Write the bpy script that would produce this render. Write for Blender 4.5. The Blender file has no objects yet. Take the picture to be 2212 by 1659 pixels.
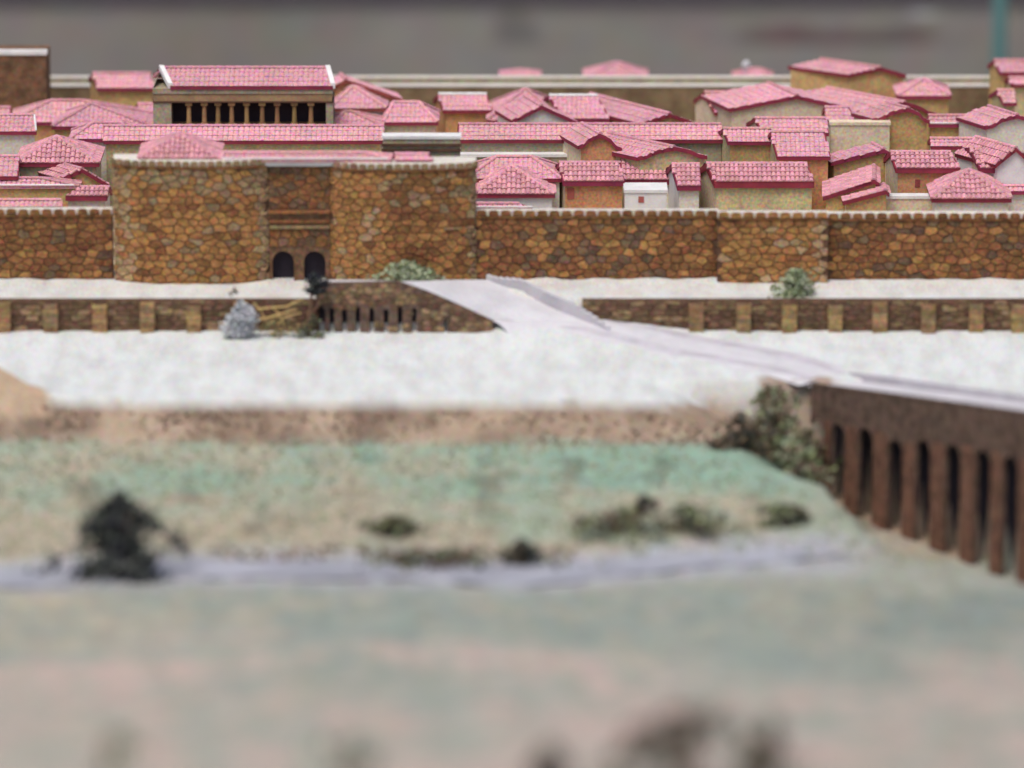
import bpy, math, random
from mathutils import Vector, Matrix, noise
R = random.Random(7)
rad = math.radians
scene = bpy.context.scene
COL = scene.collection
S = 0.01            # the town is a table model at 1:100; numbers below are metres of the town, S turns them into model metres

# ------------------------------------------------------------------ camera
F_PX, CX, CY = 13300.0, 1106.0, 829.5      # focal length and centre measured on a 2212 x 1659 view of the photograph
D0, HC, DEP = 684.7, 145.5, rad(12.967)
cam_data = bpy.data.cameras.new('camera')
cam = bpy.data.objects.new('camera', cam_data)
COL.objects.link(cam)
cam.location = Vector((0, -D0, HC)) * S
cam.rotation_euler = (rad(90) - DEP, 0, 0)
cam_data.sensor_width = 36.0
cam_data.lens = 36.0 * F_PX / 2212.0
cam_data.clip_start = 0.05
cam_data.clip_end = 200.0
cam_data.dof.use_dof = True
cam_data.dof.focus_distance = 7.265
cam_data.dof.aperture_fstop = 2.3
cam_data.dof.aperture_blades = 0
scene.camera = cam

# ------------------------------------------------------------------ sky, sun, exposure
SUN_EL, SUN_AZ = rad(66), rad(205)          # azimuth measured clockwise from +Y
world = bpy.data.worlds.new('World')
scene.world = world
world.use_nodes = True
wn = world.node_tree.nodes
wl = world.node_tree.links
sky = wn.new('ShaderNodeTexSky')
sky.sky_type = 'NISHITA'
sky.sun_disc = False
sky.sun_elevation = SUN_EL
sky.sun_rotation = SUN_AZ
sky.dust_density = 4.0
sky.air_density = 1.0
sky.ozone_density = 0.6
bg = wn['Background']
bg.inputs['Strength'].default_value = 0.1
wl.new(sky.outputs['Color'], bg.inputs['Color'])
sun_data = bpy.data.lights.new('sun', 'SUN')
sun_data.energy = 1.5
sun_data.angle = rad(24)
sun_data.color = (1.0, 0.95, 0.9)
sun = bpy.data.objects.new('sun', sun_data)
COL.objects.link(sun)
sdir = Vector((math.sin(SUN_AZ) * math.cos(SUN_EL), math.cos(SUN_AZ) * math.cos(SUN_EL), math.sin(SUN_EL)))
sun.rotation_euler = sdir.to_track_quat('Z', 'Y').to_euler()
sun.location = sdir * 8
scene.view_settings.view_transform = 'Standard'
scene.view_settings.look = 'None'
scene.view_settings.exposure = 0.42
scene.view_settings.gamma = 1.0

# ------------------------------------------------------------------ measuring helpers
SD, CD = math.sin(DEP), math.cos(DEP)
def tan_dep(row):
    v = (CY - row) / F_PX
    return (SD - v * CD) / (CD + v * SD)
def at_y(px, row, y):
    """point on the plane y seen at a pixel of the measured view"""
    v = (CY - row) / F_PX
    dy = CD + v * SD
    t = (y + D0) / dy
    return Vector(((px - CX) / F_PX * t, y, HC + t * (-SD + v * CD)))
def y_for(row, z):
    return (HC - z) / tan_dep(row) - D0
def at_z(px, row, z):
    return at_y(px, row, y_for(row, z))
def px_of(p):
    d = (p[1] + D0) * CD - (p[2] - HC) * SD
    return CX + F_PX * p[0] / d, CY - F_PX * ((p[1] + D0) * SD + (p[2] - HC) * CD) / d
def lerp(a, b, t): return a + (b - a) * t
def interp(x, xs, ys):
    if x <= xs[0]: return ys[0]
    for i in range(1, len(xs)):
        if x <= xs[i]:
            return lerp(ys[i-1], ys[i], (x - xs[i-1]) / (xs[i] - xs[i-1]))
    return ys[-1]
def smooth(a, b, x):
    t = max(0.0, min(1.0, (x - a) / (b - a)))
    return t * t * (3 - 2 * t)
def fbm(x, y, z=0.0, o=4):
    return noise.fractal(Vector((x, y, z)), 1.0, 2.0, o)
GROUND_SLOPE = 0.03
def town_z(y): return GROUND_SLOPE * max(y, 0)

# ------------------------------------------------------------------ materials
def material(name, col, rough=0.9, jitter=0.0, blotch=0.25, scale=0.5, grain=0.12, bump=0.0, col2=None, attr=None, spec=0.25, gscale=4.0, stretch=None):
    m = bpy.data.materials.new(name)
    m.use_nodes = True
    n, l = m.node_tree.nodes, m.node_tree.links
    b = n['Principled BSDF']
    b.inputs['Roughness'].default_value = rough
    b.inputs['Specular IOR Level'].default_value = spec
    tc = n.new('ShaderNodeTexCoord')
    sc = n.new('ShaderNodeVectorMath'); sc.operation = 'SCALE'
    sc.inputs['Scale'].default_value = 1.0 / S
    l.new(tc.outputs['Object'], sc.inputs[0])
    oi = n.new('ShaderNodeObjectInfo')
    off = n.new('ShaderNodeVectorMath'); off.operation = 'ADD'
    mulr = n.new('ShaderNodeVectorMath'); mulr.operation = 'SCALE'
    mulr.inputs[0].default_value = (91, 57, 33)
    l.new(oi.outputs['Random'], mulr.inputs['Scale'])
    l.new(sc.outputs[0], off.inputs[0]); l.new(mulr.outputs[0], off.inputs[1])
    if stretch:
        st = n.new('ShaderNodeVectorMath'); st.operation = 'MULTIPLY'; st.inputs[1].default_value = stretch
        l.new(off.outputs[0], st.inputs[0]); off = st
    n1 = n.new('ShaderNodeTexNoise'); n1.inputs['Scale'].default_value = scale; n1.inputs['Detail'].default_value = 4
    n2 = n.new('ShaderNodeTexNoise'); n2.inputs['Scale'].default_value = gscale; n2.inputs['Detail'].default_value = 1
    l.new(off.outputs[0], n1.inputs['Vector']); l.new(off.outputs[0], n2.inputs['Vector'])
    mix = n.new('ShaderNodeMix'); mix.data_type = 'RGBA'
    if attr:
        va = n.new('ShaderNodeVertexColor'); va.layer_name = attr
        l.new(va.outputs['Color'], mix.inputs['A'])
        dk = n.new('ShaderNodeMix'); dk.data_type = 'RGBA'; dk.blend_type = 'MULTIPLY'; dk.inputs['Factor'].default_value = 1
        l.new(va.outputs['Color'], dk.inputs['A']); dk.inputs['B'].default_value = (0.86, 0.845, 0.83, 1)
        l.new(dk.outputs['Result'], mix.inputs['B'])
    else:
        c2 = col2 or tuple(c * (1 - blotch) for c in col)
        mix.inputs['A'].default_value = (*col, 1)
        mix.inputs['B'].default_value = (*c2, 1)
    rmp = n.new('ShaderNodeMapRange')
    rmp.inputs['From Min'].default_value = 0.38; rmp.inputs['From Max'].default_value = 0.66
    l.new(n1.outputs['Fac'], rmp.inputs['Value']); l.new(rmp.outputs['Result'], mix.inputs['Factor'])
    # coloured grain of the painted surface
    g1 = n.new('ShaderNodeMix'); g1.data_type = 'RGBA'; g1.blend_type = 'OVERLAY'
    g1.inputs['Factor'].default_value = min(1.0, grain * 4)
    l.new(mix.outputs['Result'], g1.inputs['A']); l.new(n2.outputs['Color'], g1.inputs['B'])
    out = g1.outputs['Result']
    if jitter:
        hs = n.new('ShaderNodeHueSaturation')
        mv = n.new('ShaderNodeMapRange'); mv.inputs['To Min'].default_value = 1 - jitter; mv.inputs['To Max'].default_value = 1 + jitter
        l.new(oi.outputs['Random'], mv.inputs['Value']); l.new(mv.outputs['Result'], hs.inputs['Value'])
        wn_ = n.new('ShaderNodeTexWhiteNoise'); wn_.noise_dimensions = '1D'
        l.new(oi.outputs['Random'], wn_.inputs['W'])
        mh = n.new('ShaderNodeMapRange'); mh.inputs['To Min'].default_value = 0.5 - jitter * 0.06; mh.inputs['To Max'].default_value = 0.5 + jitter * 0.09
        l.new(wn_.outputs['Value'], mh.inputs['Value']); l.new(mh.outputs['Result'], hs.inputs['Hue'])
        l.new(out, hs.inputs['Color']); out = hs.outputs['Color']
    l.new(out, b.inputs['Base Color'])
    if bump:
        bp = n.new('ShaderNodeBump'); bp.inputs['Strength'].default_value = bump; bp.inputs['Distance'].default_value = 0.3 * S
        l.new(n2.outputs['Fac'], bp.inputs['Height']); l.new(bp.outputs['Normal'], b.inputs['Normal'])
    return m

M = {}
def mk(name, *a, **k): M[name] = material(name, *a, **k)
mk('tile', (0.65, 0.305, 0.355), 0.75, jitter=0.17, col2=(0.52, 0.255, 0.275), scale=0.6, grain=0.2)  # here and in tile_far, overhead sheen on red tile is painted pink
mk('tile_far', (0.66, 0.325, 0.375), 0.75, jitter=0.10, col2=(0.54, 0.28, 0.30), scale=0.35, grain=0.22, gscale=3.0)
mk('eave', (0.27, 0.035, 0.07), 0.6, jitter=0.12, grain=0.1)  # here and in eave_brown, shade of the tile ends is in the colour
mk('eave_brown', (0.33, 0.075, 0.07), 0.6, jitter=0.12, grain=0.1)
mk('white', (0.74, 0.73, 0.71), 0.9, blotch=0.14, grain=0.1)
mk('cream', (0.68, 0.56, 0.41), 0.95, jitter=0.08, blotch=0.15, grain=0.17, gscale=3.0)
mk('pale', (0.70, 0.65, 0.57), 0.95, jitter=0.06, blotch=0.12, grain=0.17, gscale=3.0)
mk('ochre', (0.53, 0.355, 0.16), 0.95, jitter=0.10, blotch=0.2, grain=0.17, gscale=3.0)
mk('olive', (0.50, 0.42, 0.24), 0.95, jitter=0.08, blotch=0.2, grain=0.17, gscale=3.0)
mk('orange', (0.56, 0.29, 0.14), 0.95, jitter=0.08, blotch=0.2, grain=0.17, gscale=3.0)
mk('greytan', (0.36, 0.31, 0.22), 0.95, jitter=0.06, blotch=0.22, grain=0.17, gscale=3.0)
mk('mortar', (0.125, 0.066, 0.042), 0.95, blotch=0.4, grain=0.1)
mk('stone_dark', (0.275, 0.122, 0.05), 0.9, jitter=0.11, blotch=0.5, scale=1.1, grain=0.2, bump=0.3)
mk('stone_mid', (0.42, 0.205, 0.075), 0.9, jitter=0.09, blotch=0.45, scale=1.1, grain=0.2, bump=0.3)
mk('stone_pale', (0.42, 0.275, 0.15), 0.9, jitter=0.14, blotch=0.35, scale=1.1, grain=0.2, bump=0.3)
mk('stone_grey', (0.31, 0.205, 0.115), 0.9, jitter=0.16, blotch=0.4, scale=1.1, grain=0.2, bump=0.3)
mk('stone_low', (0.185, 0.108, 0.066), 0.9, jitter=0.2, blotch=0.5, scale=1.1, grain=0.2, bump=0.3)
mk('stone_pier', (0.36, 0.22, 0.105), 0.9, jitter=0.25, blotch=0.4, scale=1.1, grain=0.2, bump=0.3)
mk('wall_far', (0.20, 0.145, 0.085), 0.92, blotch=0.4, scale=0.5, grain=0.14)
mk('wall_plain', (0.21, 0.115, 0.065), 0.92, blotch=0.5, scale=0.9, grain=0.16, bump=0.4)
mk('viaduct', (0.165, 0.105, 0.078), 0.92, blotch=0.55, scale=1.0, grain=0.16, bump=0.4)
mk('rib', (0.21, 0.105, 0.068), 0.92, blotch=0.55, scale=1.2, grain=0.16, bump=0.4)
mk('opening_shade', (0.045, 0.036, 0.048), 0.9, grain=0.02)  # near-black colour stands in for the shade inside openings
mk('frieze', (0.36, 0.24, 0.13), 0.9, blotch=0.3, grain=0.1)
mk('column', (0.36, 0.215, 0.10), 0.9, jitter=0.2, blotch=0.3, grain=0.1)
mk('terrain', (1, 1, 1), 0.97, scale=0.5, grain=0.12, bump=0.5, attr='zone', spec=0.1, gscale=4.2, stretch=(1, 0.3, 1))
mk('rut', (0.53, 0.505, 0.54), 0.95, blotch=0.2, scale=0.4, grain=0.1)
mk('road', (0.60, 0.59, 0.61), 0.95, blotch=0.14, scale=0.25, grain=0.07)
mk('kerb', (0.50, 0.475, 0.51), 0.95, blotch=0.2, scale=0.3, grain=0.08)
mk('river', (0.39, 0.395, 0.44), 0.5, blotch=0.25, scale=0.12, grain=0.05, spec=0.4)
mk('leaf_pale', (0.46, 0.52, 0.35), 0.9, blotch=0.45, scale=1.2, grain=0.1)
mk('leaf_green', (0.27, 0.32, 0.15), 0.9, blotch=0.5, scale=1.2, grain=0.1)
mk('leaf_dark', (0.10, 0.11, 0.098), 0.9, blotch=0.5, scale=0.8, grain=0.1)
mk('leaf_brown', (0.17, 0.125, 0.08), 0.9, blotch=0.5, scale=0.8, grain=0.1)
mk('leaf_black', (0.028, 0.028, 0.04), 0.9, blotch=0.4, scale=0.8, grain=0.05)
mk('dust', (0.37, 0.275, 0.205), 0.95, blotch=0.3)
mk('scrub', (0.38, 0.27, 0.20), 0.95, blotch=0.55, scale=0.5, grain=0.12)
mk('turf', (0.36, 0.42, 0.32), 0.95, col2=(0.46, 0.40, 0.30), scale=0.14, grain=0.1)
mk('twig', (0.55, 0.38, 0.16), 0.9, grain=0.1)
mk('bark', (0.20, 0.11, 0.07), 0.9, grain=0.1)
mk('ash', (0.58, 0.59, 0.62), 0.95, blotch=0.2, scale=0.6, grain=0.1)
mk('backdrop', (0.265, 0.245, 0.225), 0.95, scale=0.02, grain=0.035, gscale=0.2, attr='zone')
mk('rail', (0.10, 0.085, 0.10), 0.8, grain=0.05)
mk('teal', (0.20, 0.42, 0.40), 0.6, blotch=0.1, grain=0.04)
mk('red', (0.42, 0.13, 0.11), 0.7)
mk('floor', (0.25, 0.23, 0.21), 0.9, blotch=0.3, scale=0.02, grain=0.08)
mk('board', (0.32, 0.24, 0.16), 0.7, blotch=0.3, scale=0.1)

# ------------------------------------------------------------------ object helpers
def link(o, parent=None, label=None, cat=None, group=None, kind=None):
    COL.objects.link(o)
    if parent is not None: o.parent = parent
    if label: o['label'] = label
    if cat: o['category'] = cat
    if group: o['group'] = group
    if kind: o['kind'] = kind
    return o
def thing(name, loc, label, cat, group=None):
    o = bpy.data.objects.new(name, None)
    o.empty_display_size = 0.02
    o.location = Vector(loc) * S
    o['origin'] = [float(c) for c in loc]
    return link(o, None, label, cat, group)
class MB:
    """collects faces in town metres, then links them as ONE mesh object"""
    def __init__(s): s.v, s.f, s.m = [], [], []
    def poly(s, pts, m=0):
        k = len(s.v); s.v += [tuple(p) for p in pts]
        s.f.append(tuple(range(k, k + len(pts)))); s.m.append(m)
    def mesh(s, v, f, m=0):
        k = len(s.v); s.v += [tuple(p) for p in v]
        s.f += [tuple(i + k for i in q) for q in f]; s.m += [m] * len(f)
    def hexa(s, p, m=0, top=None):
        """p: 4 bottom + 4 top corners, both counter-clockwise from above"""
        s.mesh(p, [(3, 2, 1, 0), (0, 1, 5, 4), (1, 2, 6, 5), (2, 3, 7, 6), (3, 0, 4, 7)], m)
        s.poly([p[4], p[5], p[6], p[7]], m if top is None else top)
    def box(s, a, b, m=0, top=None):
        x0, y0, z0 = a; x1, y1, z1 = b
        s.hexa([(x0,y0,z0),(x1,y0,z0),(x1,y1,z0),(x0,y1,z0),(x0,y0,z1),(x1,y0,z1),(x1,y1,z1),(x0,y1,z1)], m, top)
    def tube(s, pts, r0, r1, n=6, m=0):
        rings = []
        for i, p in enumerate(pts):
            p = Vector(p)
            d = (Vector(pts[min(i+1, len(pts)-1)]) - Vector(pts[max(i-1, 0)])).normalized()
            a = d.orthogonal().normalized(); b = d.cross(a)
            r = lerp(r0, r1, i / max(1, len(pts)-1))
            rings.append([p + (a*math.cos(t) + b*math.sin(t))*r for t in [2*math.pi*j/n for j in range(n)]])
        v = [q for ring in rings for q in ring]; f = []
        for i in range(len(pts)-1):
            for j in range(n):
                f.append((i*n+j, i*n+(j+1)%n, (i+1)*n+(j+1)%n, (i+1)*n+j))
        f.append(tuple(range(n))[::-1]); f.append(tuple((len(pts)-1)*n+j for j in range(n)))
        s.mesh(v, f, m)
    def build(s, name, mats, parent=None, loc=None, shade=False, **kw):
        if loc is None:
            q = parent
            while q is not None and 'origin' not in q: q = q.parent
            loc = Vector(q['origin']) if q is not None else Vector((0, 0, 0))
        else: loc = Vector(loc)
        me = bpy.data.meshes.new(name)
        me.from_pydata([((x-loc.x)*S, (y-loc.y)*S, (z-loc.z)*S) for x, y, z in s.v], [], s.f)
        for mm in (mats if isinstance(mats, (list, tuple)) else [mats]): me.materials.append(M[mm])
        if any(s.m): me.polygons.foreach_set('material_index', s.m)
        if shade: me.polygons.foreach_set('use_smooth', [True]*len(s.f))
        me.update()
        o = bpy.data.objects.new(name, me)
        if parent is None:
            o.location = loc * S
            o['origin'] = [float(c) for c in loc]
        return link(o, parent, **kw)

# ------------------------------------------------------------------ terrain
PROF = [(645, -0.15), (711, -3.5), (780, -4.4), (862, -5.5), (882, -6.6), (950, -9.0), (968, -9.25), (1100, -9.7), (1202, -10.1),
        (1214, -10.7), (1258, -10.7), (1285, -9.9), (1450, -2.6), (1659, 8.5), (1850, 17.0)]
PY, PZ = [], []
for r_, z_ in PROF:
    PY.append(y_for(r_, z_)); PZ.append(z_)
WALL_Y = -10.9                       # front of the retaining wall
PY[0] = -9.9; PY[1] = min(PY[1], WALL_Y + 0.35)
PLAT = [(0, 0.0), (-9.9, -0.15), (-10.5, -3.45), (-23, -4.4), (-34, -5.0), (-80, -5.2)]
def prof(y):
    if y >= 0: return town_z(y)
    if y >= PY[0]: return lerp(0, PZ[0], y / PY[0])
    return interp(-y, [-a for a in PY], PZ)
def plat(y):
    if y >= 0: return town_z(y)
    return interp(-y, [-a for a, b in PLAT], [b for a, b in PLAT])
VIA0 = at_y(1752, 832, -32.0)
VIA1 = at_y(2300, 905, -72.0)
def via_y(x):
    return lerp(VIA0.y, VIA1.y, (x - VIA0.x) / (VIA1.x - VIA0.x))
EDGE = [at_y(1500, 968, -40.0), at_y(1780, 1052, -60.0), at_y(1916, 1196, -82.0), at_y(2330, 1290, -97.0)]
def edge_y(x):
    return interp(x, [e.x for e in EDGE], [e.y for e in EDGE])
def edge_z(x):
    return interp(x, [e.x for e in EDGE], [e.z for e in EDGE])
XG = EDGE[0].x
RA = [at_y(682, 612, -11.6), at_y(860, 608, -11.6), at_y(930, 632, -11.6), at_y(1000, 662, -11.6), at_y(1066, 693, -11.6)]
RB = [at_y(690, 604, -3.2), at_y(1050, 604, -2.6), at_y(1130, 634, -5.5), at_y(1190, 664, -8.5), at_y(1262, 694, -12.0)]
RNEAR, RFAR = [], []
for k in range(25):
    t = k/24*4; i = min(3, int(t)); f = t-i
    RNEAR.append(RA[i].lerp(RA[i+1], f) + Vector((0, 0.2, -0.12))); RFAR.append(RB[i].lerp(RB[i+1], f))
for k in range(1, 7):
    RNEAR.append(at_y(lerp(1066, 1112, k/6), lerp(693, 716, k/6), lerp(-11.4, -15.5, k/6)))
    RFAR.append(at_y(lerp(1262, 1340, k/6), lerp(694, 716, k/6), lerp(-12, -15.5, k/6)))
    RNEAR[-1].z -= 1.0*(k/6)**2; RFAR[-1].z -= 1.0*(k/6)**2
def deck_z(x, y):
    if not (RNEAR[0].x < x < RFAR[-1].x + 2 and -17 < y < -1): return None
    for k in range(24):
        q = [RNEAR[k], RNEAR[k+1], RFAR[k+1]*1.0, RFAR[k]*1.0]
        q[2] = q[2] + (q[2]-q[1]).normalized()*1.0; q[3] = q[3] + (q[3]-q[0]).normalized()*1.0
        q[0] = q[0] + (q[0]-q[3]).normalized()*0.3; q[1] = q[1] + (q[1]-q[2]).normalized()*0.3
        ins = all((q[(m+1)%4].x-q[m].x)*(y-q[m].y) - (q[(m+1)%4].y-q[m].y)*(x-q[m].x) >= -1e-6 for m in range(4))
        if ins: return (q[0].z+q[1].z+q[2].z+q[3].z)/4
    return None
RIV = ([-200, 0, 400, 900, 1150, 1300, 1560, 1750, 1900, 2000], [1258, 1252, 1226, 1232, 1246, 1226, 1202, 1196, 1198, 1205])
def river_row(u): return interp(u, *RIV)
def hit(px, row, f, y0=-240.0, y1=0.0):
    """first point of the profile f met by the line of sight"""
    y = y0; st = 1.0
    while y < y1:
        if at_y(px, row, y).z <= f(y): break
        y += 0.25 if y > -120 else 1.0
    return at_y(px, row, y)
def height(x, y, rough=True):
    z = prof(y)
    if x > XG - 6 and y < -30:
        k = smooth(XG - 6, XG + 8, x)
        vy = via_y(x) if x > VIA0.x else VIA0.y - 2 + (VIA0.x - x) * 0.2
        if y > vy + 6.5:
            z = lerp(z, plat(y) - 2.0*(1-smooth(vy+13.5, vy+17, y))*smooth(VIA0.x-0.6, VIA0.x+0.4, x), k)
        else:
            ey, ez = edge_y(x), edge_z(x)
            d = y - ey                      # > 0 : towards the viaduct
            if d > 0:
                gorge = ez - 7.0 * smooth(0, 9, d) * smooth(0, 12, x - XG - 4)
                z = lerp(z, gorge, k)
            else:
                z = lerp(z, ez + (prof(y) - ez) * smooth(0, 18, -d) , k * smooth(XG, XG+6, x))
    if -24 < y < -10.2:
        u_ = px_of((x, y, -3.4))[0]
        z += 1.15*(1-smooth(1300, 1550, u_))*smooth(1040, 1130, u_)*smooth(-23, -11.5, y)*(1 if y < -10.6 else 0)
    if -100 < y < -70:
        u_, v_ = px_of((x, y, -10.3))
        d = abs(v_ - river_row(u_))
        z = min(z, -10.75 + 1.3*smooth(6, 62, d + 16*fbm(x*0.2, y*0.1, 31)) + 3*smooth(1930, 2050, u_))
    # mound at the left
    mx = (px_of((x, y, -5))[0] + 30) / 95.0
    my = (y + 37.5) / 4.5
    z += 4.1 * math.exp(-mx*mx*0.9 - my*my)
    if rough:
        if y < 0:
            a = 0.10 if y > -10.2 else lerp(0.13, 0.5, smooth(20, 140, -y))
            z += a * fbm(x*0.35, y*0.35, 3.1) + 0.06 * fbm(x*1.4, y*1.4, 8.2, 2)
            dz = deck_z(x, y)
            if dz is not None: z = min(z, dz - 0.45)
            if -2.2 < y and not -27.5 < x < -20.5: z += 0.35 * max(0, fbm(x*0.28, 0.7, 1.7) + 0.35) * smooth(-2.2, -0.2, y)
        else:
            z += 0.35 * max(0, fbm(x*0.28, 0.7, 1.7) + 0.35) * (1 - smooth(0, 0.6, y))
    return z
def zone(x, y, z):
    u, v = px_of((x, y, z))
    w = 16 * fbm(x*0.12, y*0.25, 5.0) + 8 * fbm(x*0.6, y*0.6, 2.0)
    white = Vector((0.625, 0.65, 0.635)); warm = Vector((0.63, 0.60, 0.545))
    bank = Vector((0.34, 0.245, 0.18)); green = Vector((0.265, 0.38, 0.295)); tan = Vector((0.41, 0.36, 0.27))
    greyg = Vector((0.275, 0.315, 0.275)); pink = Vector((0.51, 0.395, 0.345)); river = Vector((0.40, 0.405, 0.46)); town = Vector((0.66, 0.52, 0.38))
    if y > 1: return town
    if v < 700 and y > -10.6: return warm.lerp(white, smooth(-3, -8, y) if False else max(0, min(1, 0.55 + 0.8*fbm(x*0.2, y*0.4, 9))))
    vv = v + w
    n = 0.5 + 0.8 * fbm(x*0.09, y*0.18, 4.4) + 0.75 * fbm(x*0.32, y*0.075, 14.4)
    n = max(0, min(1, n))
    c = white.copy()
    c = c.lerp((bank*lerp(0.62, 1.2, n)).lerp(tan, 0.35*n), smooth(862, 884, vv))
    gt = green.lerp(tan, max(0, min(1, smooth(1000, 1140, v + 90*fbm(x*0.05, y*0.03, 6.6)) * 0.8 + 0.12 + 0.48*(1-smooth(200, 950, u)) - 0.25*smooth(900, 1300, u) + 0.75*(n-0.5))))
    c = c.lerp(gt, smooth(940, 975, vv))
    if u > 1640 and v > 812: c = c.lerp(bank, 0.85*smooth(via_y(x)-9, via_y(x)-4, y)*(1-smooth(via_y(x)+6.5, via_y(x)+8, y)))
    if u > 1500 and y < via_y(x): c = c.lerp(tan.lerp(greyg, 0.5), 0.7*smooth(1620, 1860, u)*smooth(900, 1000, v))
    c = c.lerp(greyg.lerp(tan, 0.3), smooth(1190, 1222, vv))
    rd = abs(v - river_row(u) + 0.5*w)
    if 985 < v < 1200:
        c = c * (1 - 0.35*smooth(0.15, 0.55, fbm(x*0.22+9, y*0.06, 21)))
    c = c.lerp(river, 0.85*(1-smooth(12, 62, rd)) * (1-smooth(1750, 1950, u)))
    c = c.lerp(greyg.lerp(tan*1.1, max(0, min(1, 0.05 + 0.7*(n-0.45) + 0.4*(1-smooth(200, 1000, u)))))*(1-0.14*smooth(1500, 2100, u)), smooth(1255, 1300, vv))
    pk = smooth(1400, 1500, v + 120*fbm(x*0.035, y*0.03, 7.7)) * (0.55 + 0.45*n)
    c = c.lerp(pink.lerp(green, 0.5*(1-n)), pk)
    if u < 200 and 780 < v < 900:                      # the tan mound
        c = c.lerp(Vector((0.52, 0.385, 0.27)), smooth(0.35, 0.9, 4.1*math.exp(-((u+30)/95)**2*0.9 - ((y+37.5)/4.5)**2)))
    return c
xs = [-96 + 0.9*i for i in range(int(192/0.9)+1)]
ys = []
y = 112.0
while y > -340:
    ys.append(y)
    if y > 3: y -= 3
    elif y > -9.3: y -= 0.5
    elif y > -11.2: y -= 0.3
    elif y > -46: y -= 0.55
    elif y > -110: y -= 0.9
    else: y -= 2.2
tb = MB(); cols = []
for yy in ys:
    for xx in xs:
        z = height(xx, yy)
        tb.v.append((xx, yy, z)); cols.append(zone(xx, yy, z))
nx = len(xs)
for j in range(len(ys)-1):
    for i in range(nx-1):
        tb.f.append((j*nx+i, (j+1)*nx+i, (j+1)*nx+i+1, j*nx+i+1)); tb.m.append(0)
ground = tb.build('ground', 'terrain', None, (0, 0, 0), shade=True, kind='structure')
ca = ground.data.color_attributes.new('zone', 'FLOAT_COLOR', 'POINT')
flat = []
for c in cols: flat += [c.x, c.y, c.z, 1.0]
ca.data.foreach_set('color', flat)

# the far room: floor, back wall with a dark rail, teal post
b = MB(); b.poly([(-6000, -4000, -70), (6000, -4000, -70), (6000, 6000, -70), (-6000, 6000, -70)])
b.build('floor', 'floor', None, (0, 0, -70), kind='structure')
BY = 330.0
p = at_y(1106, 7, BY)
th = thing('back_wall', (0, BY, -70), 'long grey brown wall in soft blur behind the whole model town', 'wall')
b = MB()
NXP, NZP = 160, 44
for j in range(NZP+1):
    for i in range(NXP+1): b.v.append((-90 + 180*i/NXP, BY, -30 + (p.z+30)*j/NZP))
for j in range(NZP):
    for i in range(NXP): b.f.append((j*(NXP+1)+i, j*(NXP+1)+i+1, (j+1)*(NXP+1)+i+1, (j+1)*(NXP+1)+i)); b.m.append(0)
b.mesh([(-420, BY, -70), (-90, BY, -70), (90, BY, -70), (420, BY, -70), (-420, BY, p.z), (-90, BY, p.z), (90, BY, p.z), (420, BY, p.z), (-90, BY, -30), (90, BY, -30)],
       [(0, 1, 8, 5, 4), (1, 2, 9, 8), (2, 3, 7, 6, 9)])
panel = b.build('wall_panel', 'backdrop', th)
ca = panel.data.color_attributes.new('zone', 'FLOAT_COLOR', 'POINT')
PATCHES = [(1800, 105, 290, 60, (0.14, 0.10, 0.097)), (1110, 90, 55, 90, (0.17, 0.16, 0.145)), (1250, 120, 120, 40, (0.20, 0.175, 0.155)), (2000, 30, 40, 10, (0.5, 0.5, 0.52)), (1500, 40, 220, 40, (0.245, 0.22, 0.20))]  # oval patches of other tones blended into the panel colour
flat = []
for x_, y_, z_ in b.v:
    u_, v_ = px_of((x_, y_, z_)); c_ = Vector((0.262, 0.245, 0.222))
    for su, sv, sw, sh, sc_ in PATCHES:
        d_ = ((u_-su)/sw)**2 + ((v_-sv)/sh)**2 + 0.5*fbm(x_*0.12, z_*0.2, su)
        c_ = c_.lerp(Vector(sc_), 0.9*(1-smooth(0.2, 1.25, d_)))
    flat += [*c_, 1.0]
ca.data.foreach_set('color', flat)
b = MB(); b.box((-420, BY-0.6, p.z+0.05), (420, BY+15, p.z+22)); b.build('top_rail', 'rail', th)
c = at_y(2158, 120, 240.0)
th = thing('teal_post', (c.x, 240, -70), 'slim pale teal post standing beyond the far right corner of the town', 'post')
b = MB(); b.tube([(c.x, 240, -69), (c.x, 240, 30), (c.x, 240, 120)], 1.1, 1.1, 16); b.build('shaft', 'teal', th, shade=True)
b = MB(); b.tube([(c.x, 240, -70), (c.x, 240, -68)], 3.0, 3.0, 16); b.build('foot_plate', 'rail', th)

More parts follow.
